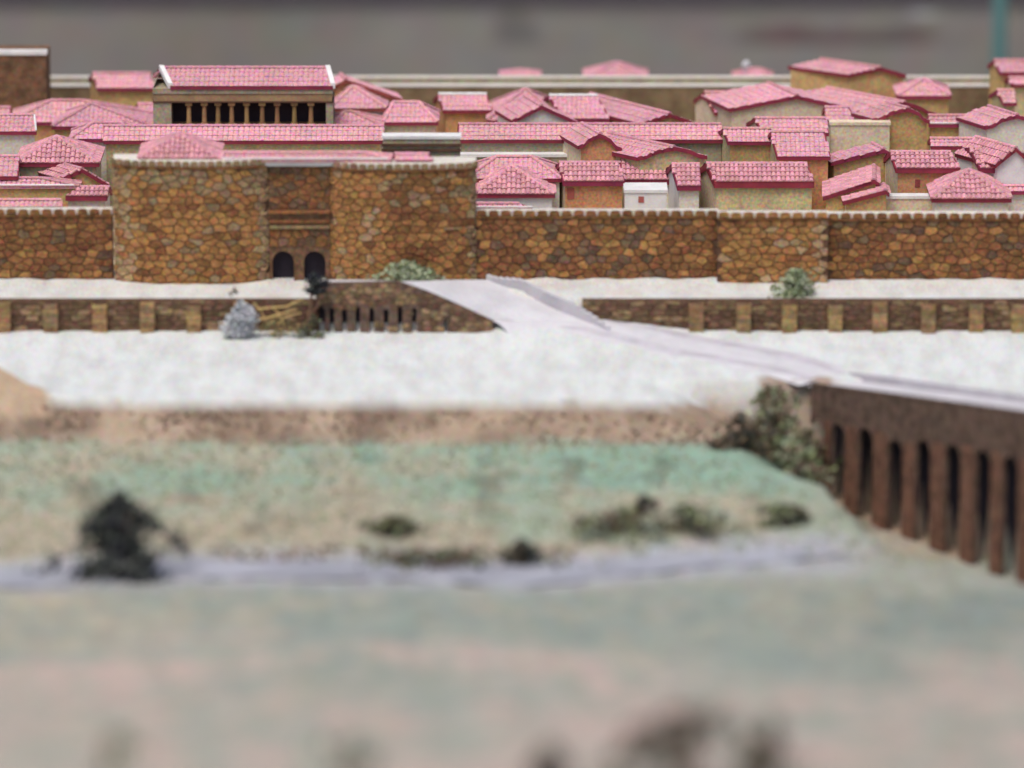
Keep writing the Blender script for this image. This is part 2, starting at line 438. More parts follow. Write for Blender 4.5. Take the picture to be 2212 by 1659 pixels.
# ------------------------------------------------------------------ roofs
def make_tile_mesh(name, mat):
    """half barrel, 1 wide, 1 long up the slope (+Y), open below, with a closed lower end"""
    n = 5; v = []; f = []
    for k, (yy, r) in enumerate(((0.0, 0.5), (1.06, 0.40))):
        for i in range(n+1):
            a = math.pi * i / n
            v.append((-math.cos(a)*r*S, yy*S, (math.sin(a)*r*0.75 + (0.16 if k == 0 else 0.04))*S))
    for i in range(n): f.append((i, i+1, n+2+i, n+1+i)[::-1])
    f.append(tuple(range(n+1)))
    me = bpy.data.meshes.new(name); me.from_pydata(v, [], f); me.materials.append(M[mat]); me.update()
    return me
TILE = make_tile_mesh('roof_tile', 'tile')
TV = [Vector(v.co)/S for v in TILE.vertices]; TF = [tuple(p.vertices) for p in TILE.polygons]
def slope_tiles(poly, near, parent, th, width, length, mb):
    """poly: 3D polygon whose first edge A->B is the eave (left to right seen from outside)"""
    A, B = Vector(poly[0]), Vector(poly[1])
    ex = (B - A).normalized()
    nrm = Vector((0, 0, 0))
    for i in range(len(poly)):
        a, c = Vector(poly[i]), Vector(poly[(i+1) % len(poly)])
        nrm += Vector(((a.y-c.y)*(a.z+c.z), (a.z-c.z)*(a.x+c.x), (a.x-c.x)*(a.y+c.y)))
    nrm.normalize()
    if nrm.z < 0: nrm = -nrm
    ey = nrm.cross(ex).normalized()
    if ey.z < 0: ey = -ey; ex = -ex; A, B = B, A
    P = [((Vector(q)-A).dot(ex), (Vector(q)-A).dot(ey)) for q in poly]
    L = max(q[0] for q in P) ; L0 = min(q[0] for q in P)
    nc = max(2, round((L - L0) / width)); w = (L - L0) / nc
    org = Vector(th['origin'])
    for c in range(nc):
        s = L0 + (c + 0.5) * w
        ts = []
        for i in range(len(P)):
            (a0, b0), (a1, b1) = P[i], P[(i+1) % len(P)]
            if (a0 - s) * (a1 - s) < 0: ts.append(b0 + (b1-b0)*(s-a0)/(a1-a0))
        if len(ts) < 2: continue
        t0, t1 = min(ts), max(ts)
        if t1 - t0 < 0.25: continue
        nr = max(1, round((t1 - t0) / length)); ln = (t1 - t0) / nr
        for r in range(nr):
            o3 = A + ex * (s + R.uniform(-0.02, 0.02)) + ey * (t0 + r*ln - (0.10 if r == 0 else 0)) + nrm * R.uniform(0.0, 0.03)
            if near:
                o = bpy.data.objects.new('roof_tile', TILE)
                mt = Matrix((ex*w*1.0, ey*ln, nrm*w)).transposed().to_4x4()
                mt.translation = (o3 - org) * S
                COL.objects.link(o); o.parent = parent
                o.matrix_local = mt
            else:
                mb.mesh([o3 + ex*w*q.x + ey*ln*q.y + nrm*w*q.z*0.32 for q in TV], TF)
def ridge_line(mb, a, b, r=0.28):
    a, b = Vector(a), Vector(b); d = b - a; L = d.length
    if L < 0.1: return
    n = max(1, round(L/1.1)); d.normalize()
    side = d.cross(Vector((0, 0, 1))).normalized(); up = side.cross(d).normalized()
    for k in range(n):
        p0 = a + d*(L*k/n); p1 = a + d*(L*(k+1)/n + 0.08)
        v = []
        for pt, rr in ((p0, r*1.08), (p1, r*0.9)):
            for i in range(6):
                t = math.pi*i/5
                v.append(pt + side*math.cos(t)*rr + up*(math.sin(t)*rr*0.8 + 0.05))
        mb.mesh(v, [(i, i+1, 7+i, 6+i) for i in range(5)] + [(5,4,3,2,1,0), (6,7,8,9,10,11)])
def roof(th, planes, ridges, eaves, near=False, thick=0.30, eave_h=0.42, eave_mat='eave', rim=None, ridge_mat='tile', tw=0.56, tl=0.95, ridge_r=0.28):
    """planes: slope polygons (eave edge first); eaves: edges that get a deep red strip painted as shaded tile ends; rim: edges with a white trim"""
    b = MB()
    for pl in planes:
        k = len(b.v)
        n = len(pl)
        top = [Vector(q) - Vector((0, 0, 0.02)) for q in pl]; bot = [q - Vector((0, 0, thick)) for q in top]
        b.poly(top); b.poly(bot[::-1])
        for i in range(n): b.poly([bot[i], bot[(i+1)%n], top[(i+1)%n], top[i]])
    rf = b.build('roof', 'tile_far', th)
    mb = MB()
    for pl in planes: slope_tiles(pl, near, rf, th, tw, tl, mb)
    if mb.v: mb.build('tiles', 'tile_far', rf, kind='stuff')
    rb = MB()
    for a, c in ridges: ridge_line(rb, a, c, ridge_r)
    if rb.v: rb.build('ridge_cap', ridge_mat, rf)
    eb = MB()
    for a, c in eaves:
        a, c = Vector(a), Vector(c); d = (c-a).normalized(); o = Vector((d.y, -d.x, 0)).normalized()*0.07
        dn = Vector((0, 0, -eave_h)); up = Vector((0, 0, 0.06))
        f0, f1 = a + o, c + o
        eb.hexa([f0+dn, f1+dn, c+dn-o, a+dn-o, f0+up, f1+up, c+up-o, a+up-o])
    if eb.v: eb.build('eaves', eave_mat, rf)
    if rim:
        wb = MB()
        for a, c in rim:
            wb.tube([Vector(a)+Vector((0,0,0.12)), Vector(c)+Vector((0,0,0.12))], 0.12, 0.12, 6)
        wb.build('rim', 'white', rf)
    return rf
TP = 0.978; TSN = 0.208
def place(row, h, ymax=76.0, y=None):
    if y is None:
        y = 20.0
        for _ in range(12): y = y_for(row, town_z(y) + h)
        y = min(y, ymax)
    return y
GRP = 'model houses with pink tiled roofs inside the town wall'
def walls_prism(th, base, tops, mats, name='wall'):
    """base: plan polygon (ccw) at ground; tops: z per corner or polygons; mats per wall"""
    pass
def gable(L, Rr, er, Lr, Rd, rr, wall='cream', side=None, label='', h=6.0, y=None, er2=None, near=False, ov=0.35, dp=None, name='model_house', cat='model house', rim=None, eave_mat='eave', tw=0.56, zb=None, white_ridge=False, eh=None):
    """ridge runs along the front; L,Rr eave ends; Lr,Rd ridge ends"""
    y = place(er, h, y=y)
    pL = at_y(L, er, y)
    yR = y
    if er2 is not None:
        s = F_PX / (D0 + y)
        yR = y_for(er2, pL.z)
    pR = at_y(Rr, er if er2 is None else er2, yR)
    pR.z = pL.z
    s = F_PX / (D0 + y)
    delta = (er - rr) / s
    if dp is None: dp = 2 * delta / (0.42*TP + TSN)
    rise = max(0.25, (delta - dp/2*TSN) / TP)
    skl = (Lr - L) / s / (dp/2); skr = (Rd - Rr) / s / (dp/2)
    d = (pR - pL); d.z = 0; d.normalize(); back = Vector((-d.y, d.x, 0))
    zb = town_z(y) - 0.3 if zb is None else zb
    c0 = (pL + pR)/2
    th = thing(name, (c0.x, c0.y, zb), label, cat, GRP if name == 'model_house' else None)
    up = Vector((0, 0, rise))
    rl = pL + back*dp/2 + d*skl*dp/2 + up; rrp = pR + back*dp/2 + d*skr*dp/2 + up
    bl = pL + back*dp + d*skl*dp; br = pR + back*dp + d*skr*dp
    # walls, set in under the eaves
    i0 = back*ov + d*ov*0.6; i1 = back*ov - d*ov*0.6; i2 = -back*ov - d*ov*0.6; i3 = -back*ov + d*ov*0.6
    w = [pL+i0, pR+i1, br+i2, bl+i3]
    zt = pL.z - 0.05
    lo = [Vector((q.x, q.y, zb)) for q in w]; hi = [Vector((q.x, q.y, zt)) for q in w]
    g0 = rl + d*ov*0.6 - Vector((0,0,0.25)); g1 = rrp - d*ov*0.6 - Vector((0,0,0.25))
    b = MB()
    b.poly([lo[0], lo[1], hi[1], hi[0]]); b.build('front_wall', wall, th)
    b = MB(); b.poly([lo[2], lo[3], hi[3], hi[2]]); b.build('back_wall', wall, th)
    b = MB(); b.poly([lo[3], lo[0], hi[0], g0, hi[3]]); b.build('end_wall', side or wall, th)
    b = MB(); b.poly([lo[1], lo[2], hi[2], g1, hi[1]]); b.build('end_wall', side or wall, th)
    rimE = []
    if rim and 'l' in rim: rimE.append((pL, rl))
    if rim and 'r' in rim: rimE.append((pR, rrp))
    if rim and 'e' in rim: rimE.append((pL, pR))
    if rim and 't' in rim: rimE.append((rl, rrp))
    ev = [(pL, pR), (rl, pL), (pR, rrp), (bl, rl), (rrp, br), (br, bl)]
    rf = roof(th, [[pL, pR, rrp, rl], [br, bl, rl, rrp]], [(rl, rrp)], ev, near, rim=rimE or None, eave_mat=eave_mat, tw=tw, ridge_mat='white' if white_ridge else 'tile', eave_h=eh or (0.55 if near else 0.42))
    return th, dict(pL=pL, pR=pR, rl=rl, rr=rrp, y=y, zb=zb, lo=lo, hi=hi, s=s, dp=dp)
def front_gable(A, Lp, Rp, dp=8.0, sk=-0.4, wall='cream', side=None, label='', h=6.0, y=None, near=False, curve=0.0, ov=0.3, eave_mat='eave', tw=0.56):
    """ridge runs back; the gable faces the camera.  A, Lp, Rp are (px,row)"""
    er = (Lp[1] + Rp[1]) / 2
    y = place(er, h, y=y, ymax=74)
    a, l, r = at_y(*A, y), at_y(*Lp, y), at_y(*Rp, y)
    zb = town_z(y) - 0.3
    th = thing('model_house', (a.x, y, zb), label, 'model house', GRP)
    off = Vector((sk*dp, dp, 0))
    n = 4 if curve else 1
    def side_pts(p, q):
        pts = []
        for i in range(n+1):
            t = i/n; z = lerp(p.z, q.z, t) + curve*math.sin(math.pi*t)*(q.z-p.z)*0.35*(-1 if t < 0.35 else 1)
            pts.append(Vector((lerp(p.x, q.x, t), y, z)))
        return pts
    lp, rp = side_pts(l, a), side_pts(r, a)
    planes = []; ev = []
    for i in range(n):
        planes.append([lp[i]+off, lp[i], lp[i+1], lp[i+1]+off])
        planes.append([rp[i], rp[i]+off, rp[i+1]+off, rp[i+1]])
        ev.append((lp[i], lp[i+1])); ev.append((rp[i+1], rp[i]))
    ev += [(l+off, l), (r, r+off)]
    ins = Vector((0, ov, 0)); dz = Vector((0, 0, -0.22))
    poly = [Vector((l.x+ov, y+ov, zb)), Vector((r.x-ov, y+ov, zb))]
    top = [q + ins + dz for q in rp] + [q + ins + dz for q in lp[:-1]][::-1]
    top[0].x -= ov; top[-1].x += ov
    b = MB(); b.poly(poly + top); b.build('front_wall', wall, th)
    b = MB(); b.poly([q + off - ins*2 for q in poly + top][::-1]); b.build('back_wall', wall, th)
    b = MB(); b.poly([poly[0]+off-ins*2, poly[0], top[-1], top[-1]+off-ins*2]); b.build('side_wall', side or wall, th)
    b = MB(); b.poly([poly[1], poly[1]+off-ins*2, top[0]+off-ins*2, top[0]]); b.build('side_wall', side or wall, th)
    roof(th, planes, [(a, a+off)], ev, near, eave_mat=eave_mat, tw=tw)
    return th
def hip(L, Rr, er, Al, Ar, ar, wall='cream', label='', h=6.0, y=None, near=False, name='model_house', cat='model house', rim=False, zb=None, dp=None, eave_mat='eave', tw=0.56, group=GRP, er2=None, ov=0.3, ground_walls=True):
    y = place(er, h, y=y)
    l, r = at_y(L, er, y), at_y(Rr, er, y)
    s = F_PX / (D0 + y)
    delta = (er - ar) / s
    if dp is None: dp = 2 * delta / (0.5*TP + TSN)
    rise = max(0.3, (delta - dp/2*TSN) / TP)
    xa0 = at_y(Al, ar, y + dp/2).x; xa1 = at_y(Ar, ar, y + dp/2).x
    a0 = Vector((xa0, y+dp/2, l.z+rise)); a1 = Vector((xa1, y+dp/2, l.z+rise))
    bl = Vector((l.x, y+dp, l.z)); br = Vector((r.x, y+dp, l.z))
    if zb is None: zb = town_z(y) - 0.3
    th = thing(name, ((l.x+r.x)/2, y, zb), label, cat, group if name == 'model_house' else None)
    b = MB(); b.box((l.x+ov, y+ov, zb), (r.x-ov, y+dp-ov, l.z-0.05)); b.build('wall', wall, th)
    if xa1 - xa0 < 0.2:
        planes = [[l, r, a0], [r, br, a0], [br, bl, a0], [bl, l, a0]]
        rid = []
    else:
        planes = [[l, r, a1, a0], [r, br, a1], [br, bl, a0, a1], [bl, l, a0]]
        rid = [(a0, a1)]
    rid += [(l, a0), (r, a1), (bl, a0), (br, a1)]
    ev = [(l, r), (r, br), (bl, l), (br, bl)]
    rimE = [(l, r), (l, a0), (r, a1), (a0, a1)] if rim else None
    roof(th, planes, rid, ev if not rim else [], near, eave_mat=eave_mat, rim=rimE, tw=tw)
    return th
def flat_box(L, Rr, tr, br_, wall='cream', label='', h=5.0, y=None, top='white', bands=(), name='model_house', cat='model house', door=None):
    """front top edge at row br_, back top edge at row tr"""
    y = place(br_, h, y=y)
    l, r = at_y(L, br_, y), at_y(Rr, br_, y)
    s = F_PX/(D0+y); dp = max(1.5, (br_-tr)/s/TSN)
    zb = town_z(y) - 0.3
    th = thing(name, ((l.x+r.x)/2, y, zb), label, cat, GRP if name == 'model_house' else None)
    b = MB(); b.box((l.x, y, zb), (r.x, y+dp, l.z-0.35)); b.build('wall', wall, th)
    b = MB(); b.box((l.x-0.12, y-0.12, l.z-0.345), (r.x+0.12, y+dp+0.12, l.z)); b.build('roof_slab', top, th)
    for row in bands:
        q = at_y(L, row, y); b = MB(); b.box((l.x-0.15, y-0.22, q.z-0.16), (r.x+0.15, y+0.1, q.z+0.16)); b.build('band', 'mortar', th)
    if door:
        q = at_y(door[0], door[1], y); b = MB(); b.box((q.x-0.33, y-0.06, q.z-0.36), (q.x+0.33, y+0.02, q.z+0.36)); b.build('door', 'red', th)
    return th

# --- left of the gate
gable(-30, 135, 446, -30, 130, 432, 'pale', label='low house with a strip of pink roof pressed against the left town wall', h=5.4)
gable(142, 230, 424, 172, 234, 404, 'pale', label='small house beside the gate tower with a dark red eave over a pale wall', near=True)
hip(-60, 172, 402, -40, 90, 385, 'ochre', label='low ochre house at the left edge with a white edged pink roof', rim=True, h=6.0)
front_gable((178, 366), (128, 387), (234, 399), 9, -0.75, 'ochre', 'cream', 'ochre gabled house with thick deep red verges next to the left gate tower', near=True)
hip(36, 213, 353, 122, 123, 292, 'greytan', label='tall pyramid roofed house with ringed tile courses left of the gate tower', near=True, h=7.5)
gable(-60, 38, 381, -60, 36, 336, 'cream', label='cream house with a pale pink roof cut by the left edge of the photo', h=7)
gable(-40, 78, 284, -50, 70, 247, 'pale', label='pale walled house with a white right roof verge at the left edge', rim='r', h=9)
gable(-40, 22, 246, -40, 20, 232, 'cream', label='tiny strip of roof peeping over the white verged house at the left edge', h=7)
hip(20, 310, 264, 110, 180, 215, 'ochre', label='broad pink roofed house behind the grey tipped pyramid roof left of the temple', h=6.5)
hip(112, 330, 273, 196, 198, 222, 'ochre', label='wide pyramid roofed house with a pale tip left of the columned temple', h=7)
hip(150, 290, 300, 200, 262, 264, 'pale', label='house with a sloping hipped roof at the left end of the long portico', h=8)
gable(210, 332, 190, 197, 322, 157, 'ochre', label='ochre house with a plain pink roof directly left of the columned temple', h=7.5, eave_mat='eave')
gable(303, 332, 252, 295, 330, 224, 'cream', label='very small pink roof tucked against the left wall of the temple', h=6)
# --- long portico
gable(225, 830, 304, 222, 827, 271, 'olive', label='long portico roof running in front of the columned temple', h=8.0, name='portico', cat='portico', tw=0.62)
gable(992, 1562, 302, 990, 1558, 267, 'greytan', label='long portico roof continuing to the right of the flat grey block', h=8.0, name='portico', cat='portico', tw=0.62)
# --- right of the temple
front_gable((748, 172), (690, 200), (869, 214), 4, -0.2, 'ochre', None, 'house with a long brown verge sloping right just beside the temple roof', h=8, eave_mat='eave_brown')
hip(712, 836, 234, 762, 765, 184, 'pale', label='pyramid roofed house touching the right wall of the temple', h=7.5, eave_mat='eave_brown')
hip(712, 828, 272, 745, 760, 240, 'pale', label='low hipped house at the right foot of the columned temple', h=7)
hip(828, 946, 264, 850, 905, 219, 'cream', label='hipped house between the temple pyramid roof and the orange walled house', h=7)
gable(958, 1062, 238, 946, 1050, 202, 'orange', label='orange walled house with a white ridge line over its pink roof', h=7, white_ridge=True)
hip(1052, 1218, 260, 1134, 1137, 189, 'cream', label='steep pointed pyramid roof rising behind the pale gable at centre', h=6.5)
front_gable((1170, 229), (1107, 260), (1246, 263), 7, -0.3, 'pale', None, 'house with a pale grey triangular gable above the long portico roof', h=8)
gable(1217, 1316, 256, 1186, 1290, 204, 'olive', label='house with a bright white ridge behind the pale grey gable', h=7, white_ridge=True)
front_gable((1447, 246), (1383, 267), (1493, 262), 13.5, -0.70, 'ochre', None, 'long house with a diagonal roof running back towards the far wall', h=7.5)
# --- front row right of the gate
flat_box(995, 1228, 320, 333, 'greytan', 'flat white topped long building between the gate tower and the rounded orange gable', h=6.5)
hip(1005, 1214, 386, 1072, 1150, 337, 'pale', label='hipped house behind the tiled pyramid roof right of the gate tower', h=6.5)
hip(1022, 1198, 420, 1104, 1106, 356, 'white', label='tiled pyramid roofed house with white walls right beside the gate tower', h=5.8, near=True)
gable(1010, 1150, 449, 1010, 1120, 440, 'white', label='thin pink lean-to roof with white edge under the tiled pyramid roof', h=4.8, rim='e')
front_gable((1297, 290), (1249, 315), (1342, 320), 7, -0.3, 'orange', 'cream', 'small orange house with a rounded gable in front of the long portico', h=8.5, curve=0.35)
jt, jh = gable(1217, 1348, 392, 1208, 1340, 350, 'orange', 'cream', label='orange house with a dark red eave standing third behind the right town wall', h=6.5, near=True)
gable(1347, 1452, 389, 1343, 1440, 344, 'pale', label='pink roofed house behind the white flat block with the red door', h=5.5, near=True)
flat_box(1350, 1440, 393, 410, 'white', 'white flat roofed block with a tiny red door behind the wall', h=6.4, door=(1385, 431))
gable(1464, 1514, 402, 1452, 1512, 353, 'pale', 'white', label='narrow house with a white left gable next to the white block', h=6.3, near=True)
front_gable((1457, 318), (1376, 340), (1527, 337), 9, -0.85, 'olive', None, 'house with a wavy dark red verge below the right end of the portico', h=8, curve=0.35)
gable(1544, 1758, 393, 1527, 1745, 352, 'olive', 'cream', label='largest front house with an olive wall and thick scalloped red eave', h=6.3, near=True, tw=0.54, eh=0.72)
gable(1573, 1672, 306, 1563, 1666, 277, 'ochre', 'olive', label='ochre walled house at the right end of the long portico roof', h=8.5)
gable(1679, 1793, 338, 1668, 1784, 283, 'orange', 'olive', label='house with a tall pink roof and tan wall behind the largest front house', h=8)
gable(1648, 1790, 287, 1632, 1784, 254, 'cream', label='house whose roof shows above the tall pink roof with the tan wall', h=8)
front_gable((1910, 323), (1796, 351), (1919, 328), 4, -0.3, 'ochre', None, 'house with a single roof slope rising to the right in mid town', h=7.5)
gable(1544, 1640, 243, 1523, 1640, 197, 'cream', label='house with a steep left verge below the far wall at right', h=7)
front_gable((1722, 207), (1576, 235), (1832, 232), 9, -0.35, 'cream', None, 'wide house with a long low arching gable in front of the far wall', h=8.5)
gable(1786, 1846, 259, 1783, 1836, 231, 'pale', label='small house between the low arching gable and the twin curved gables', h=8)
front_gable((1955, 221), (1836, 243), (2022, 245), 10, -0.9, 'ochre', 'cream', 'house with the upper of the twin curved red gables', h=8, curve=0.3)
front_gable((1962, 234), (1886, 257), (2008, 260), 4, -0.6, 'ochre', 'cream', 'house with the lower of the twin curved gables and a tall ochre wall', h=9, curve=0.4)
flat_box(1794, 1922, 258, 264, 'cream', 'plain cream block adjoining the tall ochre wall with curved gable', h=9, top='cream')
front_gable((1903, 146), (1832, 161), (1957, 162), 6, -1.2, 'ochre', None, 'tan gabled house standing highest against the far wall at right', h=9)
hip(1938, 2054, 207, 1994, 1997, 169, 'ochre', label='small pyramid roofed house with ochre wall right of the highest gabled house', h=8)
gable(2160, 2290, 156, 2150, 2285, 129, 'ochre', label='topmost pink roofed house at the right edge under the teal post', h=9)
gable(2186, 2290, 182, 2180, 2290, 168, 'olive', label='low roof strip just below the topmost house at the right edge', h=8)
gable(2168, 2196, 222, 2156, 2192, 194, 'olive', label='tiny steep roofed house under the topmost right house', h=8)
gable(2007, 2128, 268, 2007, 2122, 249, 'ochre', label='low house with a white eave line beside the twin curved gables', h=8, rim='e')
gable(2012, 2114, 316, 2010, 2124, 299, 'cream', label='low house with a thin pink roof and dark eave below the white eaved one', h=7.5)
front_gable((2198, 249), (2128, 273), (2250, 275), 6, -0.5, 'pale', None, 'grey walled house with a rounded gable at the right edge', h=9, curve=0.4)
front_gable((2195, 320), (2150, 356), (2238, 360), 7, -0.6, 'white', None, 'pointed white gable at the right edge of the town', h=8, near=True)
gable(2118, 2172, 364, 2098, 2160, 317, 'pale', 'cream', label='house with a cream gable and pink roof left of the pointed white gable', h=7.5, near=True)
nt, nh = gable(1936, 2074, 364, 1926, 2056, 327, 'orange', 'cream', label='orange walled house with bright tile ends right of the slanting roofs', h=7.5, near=True)
front_gable((1889, 389), (1779, 426), (1898, 396), 9, 0.05, 'ochre', 'cream', 'larger of two houses with rising red edged roofs behind the wall tower', h=5.8, near=True)
front_gable((1913, 412), (1822, 436), (1920, 418), 4, 0.0, 'ochre', 'cream', 'smaller house with a rising red edged roof just behind the wall tower', h=5.4, near=True)
flat_box(1914, 2018, 417, 423, 'cream', 'cream flat topped block behind the wall right of the wall tower', h=5.0)
hip(2014, 2184, 430, 2090, 2095, 365, 'pale', label='tiled pyramid roofed house behind the right end of the town wall', h=5.6, near=True)
gable(2160, 2290, 413, 2165, 2290, 402, 'pale', label='thin roofed cream house at the right edge behind the wall', h=5.5)
for t_, h_, u, row, w, hh in ((jt, jh, 1233, 418, 0.85, 1.3), (nt, nh, 1982, 396, 0.6, 0.9)):
    q = at_y(u, row, h_['y'] + 0.35)
    b = MB(); b.box((q.x-w/2, q.y-0.05, q.z-hh/2), (q.x+w/2, q.y+0.12, q.z+hh/2)); b.build('window', 'eave_brown', t_)
# beyond the far wall
hip(1262, 1400, 173, 1331, 1334, 133, 'ochre', label='pink pyramid roof poking up alone beyond the middle of the far wall', y=93, dp=7)
hip(1080, 1168, 168, 1120, 1135, 151, 'pale', label='low pale pink roof beyond the far wall left of the lone pyramid', y=93, dp=4)
hip(1586, 1672, 172, 1625, 1642, 148, 'pale', label='small roof with a white lump beside it beyond the far wall', y=93, dp=5)
c = at_y(1612, 141, 96)
b = MB()
ring = [(0.55*math.cos(a), 0.45*math.sin(a)) for a in [k*math.pi/4 for k in range(8)]]
v = [(c.x+x*w, 96+y_*w, c.z+z_) for z_, w in ((-4.5, 0.5), (-0.4, 0.6), (0.0, 1.1), (0.5, 0.7)) for x, y_ in ring] + [(c.x, 96, c.z+0.7)]
f = [(8*r+k, 8*r+(k+1)%8, 8*r+8+(k+1)%8, 8*r+8+k) for r in range(3) for k in range(8)] + [(24+k, 24+(k+1)%8, 32) for k in range(8)]
b.mesh(v, f); b.build('small_statue', 'ash', None, (c.x, 96, c.z-4.5), label='whitish blurred lump standing just beyond the far wall beside a small roof', cat='statue')
# columned temple
def temple():
    y = 46.0
    s = F_PX/(D0+y)
    l, r = at_y(368, 187, y), at_y(719, 185, y)
    l.z = r.z = (l.z + r.z)/2
    zb = town_z(y) - 0.3
    th = thing('temple', ((l.x+r.x)/2, y, zb), 'long columned temple with dark openings and a white edged pink roof', 'temple')
    dp = 7.4
    rise = max(1.0, (42/s - dp/2*TSN)/TP)
    skl, skr = -23/s, -13/s
    rl = l + Vector((skl, dp/2, rise)); rr = r + Vector((skr, dp/2, rise))
    bl = l + Vector((skl*2, dp, 0)); br = r + Vector((skr*2, dp, 0))
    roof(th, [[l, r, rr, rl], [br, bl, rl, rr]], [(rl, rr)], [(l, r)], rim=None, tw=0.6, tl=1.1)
    wb = MB()
    for a, c in ((l, rl), (r, rr)):
        wb.hexa([a+Vector((-0.28,0,-0.3)), a+Vector((0.28,0,-0.3)), c+Vector((0.28,0,-0.3)), c+Vector((-0.28,0,-0.3)),
                 a+Vector((-0.28,0,0.36)), a+Vector((0.28,0,0.36)), c+Vector((0.28,0,0.36)), c+Vector((-0.28,0,0.36))])
    wb.build('verge', 'white', th)
    x0, x1 = at_y(330, 200, y).x, at_y(719, 200, y).x
    zc = l.z - 0.32
    za, zf, zo, zt = at_y(330, 203, y).z, at_y(330, 219, y).z, at_y(330, 222, y).z, at_y(330, 274, y).z
    b = MB(); b.box((x0, y+0.05, za), (x1, y+dp-0.4, zc)); b.build('architrave', 'greytan', th)
    b = MB(); b.poly([(x0+0.05, y+dp-0.45, zc), (x0+0.05, y+0.1, zc), (rl.x-0.1, y+dp/2, rl.z-0.3)]); b.poly([(x1-0.05, y+0.1, zc), (x1-0.05, y+dp-0.45, zc), (rr.x+0.1, y+dp/2, rr.z-0.3)]); b.build('pediment', 'greytan', th)
    b = MB(); b.box((x0+0.1, y+0.15, zf), (x1-0.1, y+dp-0.5, za-0.003)); b.build('frieze', 'frieze', th)
    b = MB(); b.box((x0-0.05, y-0.02, zo), (x1+0.05, y+dp-0.45, zf-0.003)); b.build('lintel', 'mortar', th)
    b = MB(); b.box((x0, y+3.4, zb), (x1, y+dp-0.5, zo-0.003)); b.build('shade_backing', 'opening_shade', th)  # near-black colour holds the shade behind the columns
    b = MB(); b.box((x0-0.3, y-0.4, zb), (x1+0.3, y+3.38, zt)); b.build('podium', 'ochre', th)
    pl = at_y(370, 240, y).x; pr = at_y(704, 240, y).x
    for a, c in ((x0, pl), (pr, x1)):
        b = MB(); b.box((a, y+0.1, zt), (c, y+3.38, zo-0.004)); b.build('corner_pier', 'greytan', th)
    proto = None
    for px in (407.5, 441, 470.5, 500, 532.5, 566, 598.5, 635.5, 671.5):
        cx = at_y(px, 240, y).x
        if proto is None:
            b = MB(); b.tube([(cx, y+0.55, zt+0.35), (cx, y+0.55, (zt+zo)/2), (cx, y+0.55, zo-0.4)], 0.29, 0.24, 10)
            proto = b.build('column', 'column', th, shade=False); x_first = cx
            b = MB(); b.box((cx-0.4, y+0.15, zo-0.4), (cx+0.4, y+0.95, zo-0.004)); cap = b.build('capital', 'column', proto)
            b = MB(); b.box((cx-0.4, y+0.15, zt+0.003), (cx+0.4, y+0.95, zt+0.35)); bs = b.build('base', 'column', proto)
        else:
            o = proto.copy(); COL.objects.link(o); o.parent = th; o.location.x += (cx - x_first)*S
            for q in (cap, bs):
                qc = q.copy(); COL.objects.link(qc); qc.parent = o
temple()

# ------------------------------------------------------------------ stones
def clip(poly, nx_, ny_, d):
    out = []
    for i in range(len(poly)):
        a, c = poly[i], poly[(i+1) % len(poly)]
        da = a[0]*nx_ + a[1]*ny_ - d; dc = c[0]*nx_ + c[1]*ny_ - d
        if da <= 0: out.append(a)
        if (da < 0 < dc) or (dc < 0 < da):
            t = da/(da-dc); out.append((a[0]+(c[0]-a[0])*t, a[1]+(c[1]-a[1])*t))
    return out
def rubble(w, h, cw, ch):
    """irregular fitted stones filling a w x h rectangle"""
    nc, nr = max(1, round(w/cw)), max(1, round(h/ch)); dx, dy = w/nc, h/nr
    P = {}
    for j in range(-1, nr+1):
        for i in range(-1, nc+1):
            P[i, j] = ((i+0.5+R.uniform(-.36, .36)+(0.25 if j % 2 else -0.25))*dx, (j+0.5+R.uniform(-.34, .34))*dy)
    k = dx/dy
    for j in range(nr):
        for i in range(nc):
            p = P[i, j]; gap = 0.036
            poly = [(gap/2, gap/2), (w-gap/2, gap/2), (w-gap/2, h-gap/2), (gap/2, h-gap/2)]
            for jj in range(j-2, j+3):
                for ii in range(i-2, i+3):
                    q = P.get((ii, jj))
                    if q is None or (ii, jj) == (i, j): continue
                    vx, vy = (q[0]-p[0]), (q[1]-p[1])*k*k     # stones lie flat: distance counts more upwards
                    L = math.hypot(vx, vy)
                    mx, my = (p[0]+q[0])/2, (p[1]+q[1])/2
                    poly = clip(poly, vx/L, vy/L, (mx*vx+my*vy)/L - gap)
                    if len(poly) < 3: break
                if len(poly) < 3: break
            if len(poly) >= 3: yield poly
def stones_on(th, x0, z0, w, h, y, pick, cw=1.35, ch=0.95, ok=None, name='stone', out=0.13, warp=None):
    org = Vector(th['origin'])
    for poly in rubble(w, h, cw, ch):
        cx = sum(p[0] for p in poly)/len(poly); cz = sum(p[1] for p in poly)/len(poly)
        if ok and not ok(x0+cx, z0+cz): continue
        d = out * R.uniform(0.5, 1.25); tx, tz = R.uniform(-.05, .05), R.uniform(-.06, .06)
        v = [(x0+a, y+0.02, z0+c) for a, c in poly]
        v2 = []
        for a, c in poly:
            L = math.hypot(a-cx, c-cz) or 1; k = max(0.4, 1-0.075/L)
            a2, c2 = cx+(a-cx)*k, cz+(c-cz)*k
            v2.append((x0+a2, y-d+(a2-cx)*tx+(c2-cz)*tz, z0+c2))
        n = len(poly); b = MB()
        if warp: v = [warp(*q) for q in v]; v2 = [warp(*q) for q in v2]
        b.mesh(v+v2, [(i, (i+1) % n, n+(i+1) % n, n+i) for i in range(n)] + [tuple(range(n, 2*n))])
        b.build(name, pick(cx/w, cz/h), th)
WALLGRP = 'stretches of the rubble stone town wall'
